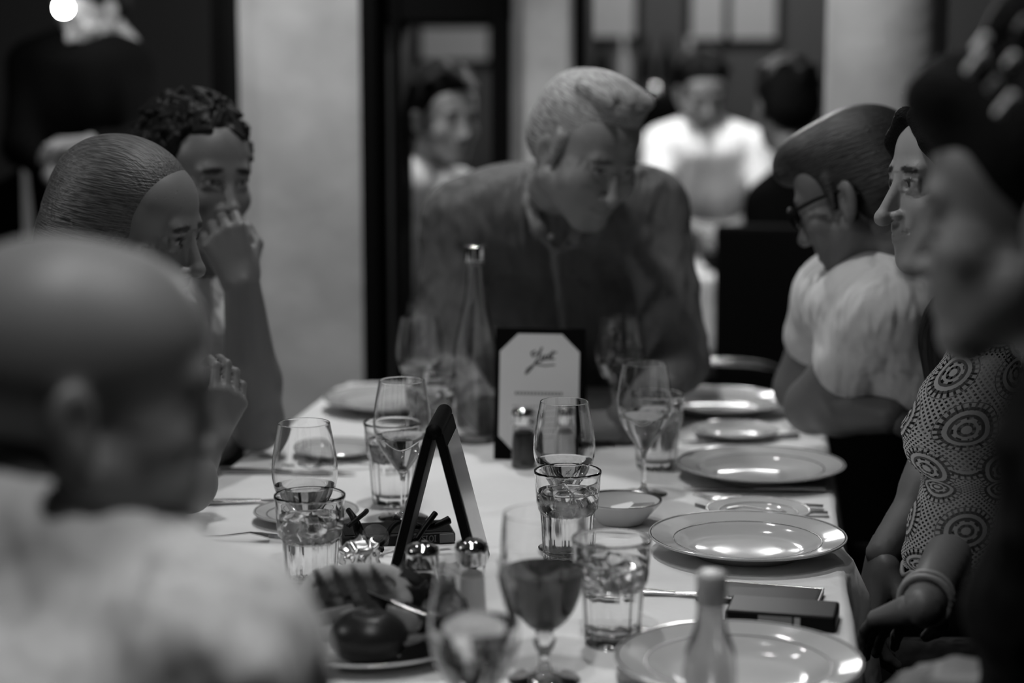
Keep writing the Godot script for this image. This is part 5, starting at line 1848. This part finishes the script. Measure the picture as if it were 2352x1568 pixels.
# ------------------------------------------------------------------------------------------------ the room beyond
func simple_person(called_label: String, head_at: Vector3, f: Vector3, neck: Vector3, sl: Vector3, sr: Vector3, el: Vector3, er: Vector3, wl: Vector3, wr: Vector3, pelvis: Vector3, ahead: Vector3, skin_v: float, hair_m: Material, shirt_m: Material, long_sleeves := true, seated := true) -> Node3D:
	var hx := Transform3D(frame_of(f), head_at)
	var p := thing("person", called_label, "person", Vector3(pelvis.x, 0, pelvis.z))
	var acc := Acc.new()
	head_field({"skin": skin_v, "brow": 0.02, "lips": skin_v * 0.7}).add_to(acc, 0.007, hx)
	var B := Field.new()
	B.base = grey_lin(skin_v)
	B.cap(hx * Vector3(0, -0.06, -0.03), neck, 0.052, 0.055, 0.03)
	for q in [[sl, el], [sr, er]]:
		B.cap(neck, q[0], 0.04, 0.04, 0.02)
		B.cap(q[0], q[1], 0.040 if long_sleeves else 0.046, 0.036 if long_sleeves else 0.040, 0.02)
	B.cap(el, wl, 0.038, 0.027, 0.02)
	B.cap(er, wr, 0.038, 0.027, 0.02)
	B.add_to(acc, 0.012)
	var H := Field.new()
	H.base = grey_lin(skin_v)
	hand(H, wl, wl - el, Vector3(0, 1, 0.2), true)
	hand(H, wr, wr - er, Vector3(0, 1, 0.2), false)
	H.add_to(acc, 0.007)
	obj("body", acc.mesh(), M.skin, p, -p.position)
	var G := Field.new()
	G.ell(Vector3(0, 0.058, -0.026), Vector3(0.088, 0.088, 0.106), 0.01)
	G.ell(Vector3(0, 0.0, -0.060), Vector3(0.085, 0.078, 0.074), 0.03)
	G.ell(Vector3(0, -0.030, 0.122), Vector3(0.080, 0.096, 0.074), 0.012, Basis(), -1)
	for k in 40:
		var a := rng.randf() * TAU
		var h := rng.randf_range(0.1, 1.0)
		var q := Vector3(cos(a) * sqrt(1 - h * h), h, sin(a) * sqrt(1 - h * h))
		if q.z > 0.45 and h < 0.6: continue
		G.ell(Vector3(0, 0.05, -0.026) + q * Vector3(0.088, 0.088, 0.106), Vector3.ONE * 0.016, 0.008)
	put(p, "hair", G, 0.008, hair_m, hx)
	var S := Field.new()
	torso(S, neck, sl, sr, pelvis + (Vector3(0, 0.14, 0) if seated else Vector3.ZERO), 1.0)
	S.cap(sl, el, 0.062, 0.052, 0.03)
	S.cap(sr, er, 0.062, 0.052, 0.03)
	if long_sleeves:
		S.cap(el, wl.lerp(el, 0.1), 0.050, 0.036, 0.03)
		S.cap(er, wr.lerp(er, 0.1), 0.050, 0.036, 0.03)
	put(p, "shirt", S, 0.02, shirt_m)
	var L := Field.new()
	if seated:
		legs(L, pelvis, ahead)
		shoes(p, pelvis, ahead)
	else:
		var side := Vector3.UP.cross(ahead).normalized()
		for s in [-1, 1]:
			var hip: Vector3 = pelvis + side * 0.09 * s
			L.cap(hip, Vector3(hip.x, 0.5, hip.z), 0.085, 0.058, 0.03)
			L.cap(Vector3(hip.x, 0.5, hip.z), Vector3(hip.x, 0.09, hip.z), 0.056, 0.042, 0.03)
		shoes(p, pelvis, ahead, 0.06)
	put(p, "trousers", L, 0.024, M.trousers)
	return p

func chair(label: String, at: Vector3, turn: float, m: Material) -> void:
	var t := thing("dining_chair", label, "chair", at, turn)
	obj("seat", bev(Vector3(0.44, 0.045, 0.42), 0.015, 3), m, t, Vector3(0, 0.42, 0))
	obj("backrest", bev(Vector3(0.42, 0.46, 0.035), 0.014, 3), m, t, Vector3(0, 0.74, -0.215), Vector3(-0.08, 0, 0))
	for s in [-1, 1]:
		for z in [-1, 1]:
			var a := Acc.new()
			tube(a, [Vector3(0.185 * s, 0.41, 0.17 * z), Vector3(0.195 * s, 0.0, 0.185 * z)], [0.018, 0.013], 10)
			obj("leg", a.mesh(), M.wood_black, t)

func railed_chair() -> void:
	var t := thing("dining_chair", "empty dark chair with a bright curved metal rail at the far end of the table", "chair", Vector3(-0.10, 0, -4.28))
	obj("seat", bev(Vector3(0.42, 0.045, 0.40), 0.015, 3), M.black_soft, t, Vector3(0, 0.43, 0))
	for s in [-1, 1]:
		for z in [-1, 1]:
			var a := Acc.new()
			tube(a, [Vector3(0.18 * s, 0.41, 0.16 * z), Vector3(0.19 * s, 0.0, 0.175 * z)], [0.014, 0.012], 10)
			obj("leg", a.mesh(), M.wood_black, t)
	var r := Acc.new()
	tube(r, spline([Vector3(-0.20, 0.43, -0.02), Vector3(-0.20, 0.66, 0.10), Vector3(-0.14, 0.735, 0.14), Vector3(0, 0.75, 0.15), Vector3(0.12, 0.735, 0.14), Vector3(0.20, 0.66, 0.10), Vector3(0.20, 0.43, -0.02)], 6), [0.013], 10)
	obj("metal_rail", r.mesh(), M.steel, t)

func backroom() -> void:
	railed_chair()
	pendants()
	# young man framed by the small opening
	var h := Vector3(-0.8592, 1.2615, -4.9622)
	simple_person("dark haired young man in a white shirt framed by the narrow dark opening", h, Vector3(0.6696, -0.1025, 0.7356), Vector3(-0.907, 1.1058, -5.0135), Vector3(-0.8137, 1.0153, -5.135), Vector3(-0.9659, 1.0537, -4.9158), Vector3(-0.7829, 0.7604, -5.0493), Vector3(-0.9793, 0.7822, -4.8522), Vector3(-0.8139, 0.7112, -4.8027), Vector3(-0.8778, 0.7141, -4.774), Vector3(h.x - 0.05, 0.52, -5.42), Vector3(0.2, 0, 1), 0.26, M.hair, M.bright_shirt, false)
	# man in white at the table behind
	var k := Vector3(-0.2412, 1.297, -6.5835)
	simple_person("man in a bright white shirt with bowed head at the table beyond", k, Vector3(0.2771, -0.3582, 0.8916), Vector3(-0.2363, 1.1869, -6.6184), Vector3(-0.0546, 1.0972, -6.6296), Vector3(-0.3876, 1.1098, -6.6369), Vector3(0.0025, 0.8738, -6.5012), Vector3(-0.3959, 0.8738, -6.4466), Vector3(-0.1114, 0.8622, -6.2797), Vector3(-0.2544, 0.8622, -6.2601), Vector3(k.x, 0.52, -6.92), Vector3(0, 0, 1), 0.2, M.hair, M.bright_shirt, false)
	# dark figure beside him, back turned
	var j := Vector3(0.0333, 1.2745, -5.5968)
	simple_person("dark haired diner in black with back turned, between the white shirt and the column", j, Vector3(-0.4256, -0.0999, -0.8994), Vector3(0.0872, 1.1049, -5.5783), Vector3(-0.0049, 0.9919, -5.5485), Vector3(0.1964, 0.9919, -5.5761), Vector3(-0.001, 0.7979, -5.5704), Vector3(0.1958, 0.7979, -5.5974), Vector3(0.0133, 0.7169, -5.8152), Vector3(0.1791, 0.7169, -5.838), Vector3(j.x + 0.10, 0.57, -5.5), Vector3(0.8, 0, -0.6), 0.12, M.hair, M.black_cloth)
	chair("black upholstered chair with a high back beside the column", Vector3(0.0643, 0, -5.36), PI, M.black_soft)
	# their table
	var tz := -6.04
	var bt := thing("dining_table", "round table under a white cloth in the room beyond", "table", Vector3(-0.1756, 0, tz))
	var a := Acc.new()
	lathe(a, [Vector2(0, 0.44), Vector2(0.30, 0.44), Vector2(0.31, 0.55), Vector2(0.305, 0.73), Vector2(0.302, 0.748), Vector2(0.296, 0.752), Vector2(0, 0.752)], 48)
	obj("tablecloth", a.mesh(), M.white_shirt, bt)
	var leg := Acc.new()
	lathe(leg, [Vector2(0, 0), Vector2(0.24, 0), Vector2(0.22, 0.03), Vector2(0.04, 0.06), Vector2(0.035, 0.44), Vector2(0, 0.44)], 32)
	obj("pedestal", leg.mesh(), M.wood_black, bt)
	var names := ["dark bowl on the far white table", "pale folded napkin on the far white table", "small dark pot on the far white table", "pale cup on the far white table"]
	var offs := [Vector3(0.02, 0.752, 0.10), Vector3(-0.13, 0.752, 0.14), Vector3(0.17, 0.752, -0.02), Vector3(0.10, 0.752, 0.16)]
	for q in 4:
		var b := Acc.new()
		lathe(b, [Vector2(0, 0), Vector2(0.03, 0), Vector2(0.05, 0.02), Vector2(0.065, 0.05), Vector2(0.06, 0.05), Vector2(0.03, 0.012), Vector2(0, 0.010)], 32)
		tag(obj(["bowl", "napkin", "pot", "cup"][q], b.mesh() if q != 1 else bev(Vector3(0.11, 0.05, 0.08), 0.02, 3), [M.black, M.white_shirt, M.black, M.porcelain][q], self, bt.position + offs[q] + (Vector3(0, 0.025, 0) if q == 1 else Vector3.ZERO)), names[q], ["bowl", "napkin", "pot", "cup"][q])
	# wall things beyond the wide opening
	wall_panel("pale framed picture on the back wall, leftmost above the grey haired man", Vector3(-0.7876, 1.72, -9.182), 0.26, 0.42)
	wall_panel("pale framed picture on the back wall, above the man in white", Vector3(-0.3123, 1.70, -9.182), 0.16, 0.40)
	wall_panel("pale framed picture on the back wall, right of its neighbour over the man in white", Vector3(-0.0975, 1.70, -9.182), 0.22, 0.40)
	wall_panel("dim framed picture beyond the narrow dark opening", Vector3(-1.5354, 1.48, -9.182), 0.34, 0.16)
	shelf()
	left_room()

func wall_panel(label: String, at: Vector3, w: float, h: float) -> void:
	var t := thing("picture_frame", label, "picture", at)
	obj("canvas", bev(Vector3(w, h, 0.02), 0.004), M.pale_panel, t)
	for s in [-1, 1]:
		obj("frame_bar", bev(Vector3(0.03, h + 0.06, 0.035), 0.005), M.wood_black, t, Vector3((w / 2 + 0.012) * s, 0, 0.004))
		obj("frame_bar", bev(Vector3(w + 0.05, 0.03, 0.035), 0.005), M.wood_black, t, Vector3(0, (h / 2 + 0.012) * s, 0.004))

func pendants() -> void:
	hanging_lamp("hanging glass globe lamp over the far white table", Vector3(-0.30, 2.05, -6.2), 1.6)
	hanging_lamp("hanging glass globe lamp behind the narrow dark opening", Vector3(-1.22, 2.1, -5.02), 0.75)
	for k in 3:
		hanging_lamp("hanging glass globe lamp in the row before the back wall, " + ["leftmost", "in the middle", "nearest the column"][k], Vector3(-0.48 + 0.27 * k, 2.2, -8.2), 0.13)

func shelf() -> void:
	# a dark sideboard with bottles and glasses against the back wall
	var t := thing("sideboard", "dark sideboard with bottles against the back wall, behind the grey haired man", "sideboard", Vector3(-0.6805, 0, -8.75))
	obj("body", bev(Vector3(0.7, 1.18, 0.4), 0.01), M.wood_black, t, Vector3(0, 0.59, 0))
	obj("top", bev(Vector3(0.76, 0.04, 0.46), 0.008), M.wood_black, t, Vector3(0, 1.20, 0))
	for k in 7:
		var a := Acc.new()
		lathe(a, [Vector2(0, 0), Vector2(0.038, 0), Vector2(0.04, 0.01), Vector2(0.04, 0.17), Vector2(0.014, 0.23), Vector2(0.013, 0.29), Vector2(0, 0.29)], 24)
		tag(obj("wine_bottle", a.mesh(), M.black if k % 3 else M.mid_grey, self, t.position + Vector3(-0.3 + 0.1 * k, 1.22, 0.02 * (k % 2))), ["pale", "dark"][mini(k % 3, 1)] + " wine bottle on the dark sideboard, " + ["first", "second", "third", "fourth", "fifth", "sixth", "last"][k] + " of the row", "bottle", "bottles on the sideboard")
	for k in 5:
		var b := Acc.new()
		lathe(b, [Vector2(0, 0), Vector2(0.04, 0), Vector2(0.05, 0.03), Vector2(0.045, 0.08), Vector2(0, 0.085)], 24)
		tag(obj("silver_cup", b.mesh(), M.chrome, self, t.position + Vector3(-0.3 + 0.15 * k, 1.22, 0.16)), "bright metal cup on the dark sideboard, " + ["first", "second", "third", "fourth", "last"][k] + " before the bottles", "cup", "metal cups on the sideboard")

func left_room() -> void:
	# people in the dark opening on the left
	var h := Vector3(-2.1487, 1.1734, -5.3846)
	simple_person("dim diner with a pale shirt front in the dark opening on the left", h, Vector3(0.483, -0.103, 0.8695), Vector3(-2.1693, 1.0512, -5.4142), Vector3(-2.059, 0.9633, -5.4669), Vector3(-2.2663, 0.9713, -5.3376), Vector3(-1.993, 0.7667, -5.3438), Vector3(-2.2469, 0.7784, -5.2088), Vector3(-1.9823, 0.7533, -5.037), Vector3(-2.0672, 0.7533, -5.0254), Vector3(h.x - 0.05, 0.52, -5.95), Vector3(-1, 0, -0.2), 0.10, M.hair, M.black_cloth)
	# shirt front and napkin
	tag(obj("napkin", bev(Vector3(0.105, 0.26, 0.02), 0.008, 3), M.bright_shirt, self, Vector3(-2.1103, 0.9919, -5.2601), Vector3(-0.2, 0, 0.06)), "white napkin hanging before the dim diner in the dark opening", "napkin")
	var g := Vector3(-1.9077, 1.5521, -5.1692)
	simple_person("waiter in black standing in the dark opening, forearm stretched forward", g, Vector3(-0.4592, -0.4992, 0.7348), Vector3(-1.9421, 1.4556, -5.2008), Vector3(-1.7893, 1.3948, -5.1614), Vector3(-2.1072, 1.3943, -5.2198), Vector3(-1.7154, 1.1815, -5.0369), Vector3(-2.0877, 1.1648, -5.0854), Vector3(-1.7925, 1.1907, -4.8235), Vector3(-1.9258, 1.1046, -4.8942), Vector3(Vector3(-1.9259, 1.5521, -5.1667).x, 0.92, -5.25), Vector3(0, 0, 1), 0.14, M.hair, M.black_cloth, true, false)
	# a bare bulb on its cord, high in the opening
	var t := thing("pendant_lamp", "small bright bulb high in the dark opening on the left", "lamp", Vector3(-1.8859, 1.5482, -4.9163))
	var s := SphereMesh.new()
	s.radius = 0.022
	s.height = 0.044
	obj("bulb", s, M.lamp, t)
	var c := Acc.new()
	tube(c, [Vector3(0, 0.02, 0), Vector3(0, 0.05, 0), Vector3(0, 2.7 - t.position.y, 0)], [0.012, 0.006, 0.004], 8)
	obj("cord", c.mesh(), M.black, t)
	var l := OmniLight3D.new()
	l.name = "bulb_light"
	l.light_energy = 0.012
	l.light_size = 0.02
	l.omni_range = 10.0
	l.omni_attenuation = 2.0
	l.shadow_enabled = true
	add_child(l)
	l.position = t.position
	# the dark chair back at the left border
	chair("dark chair with a rounded back at the left border, before the dim diner", Vector3(-1.7566, 0, -4.05), 0.3, M.black_soft)
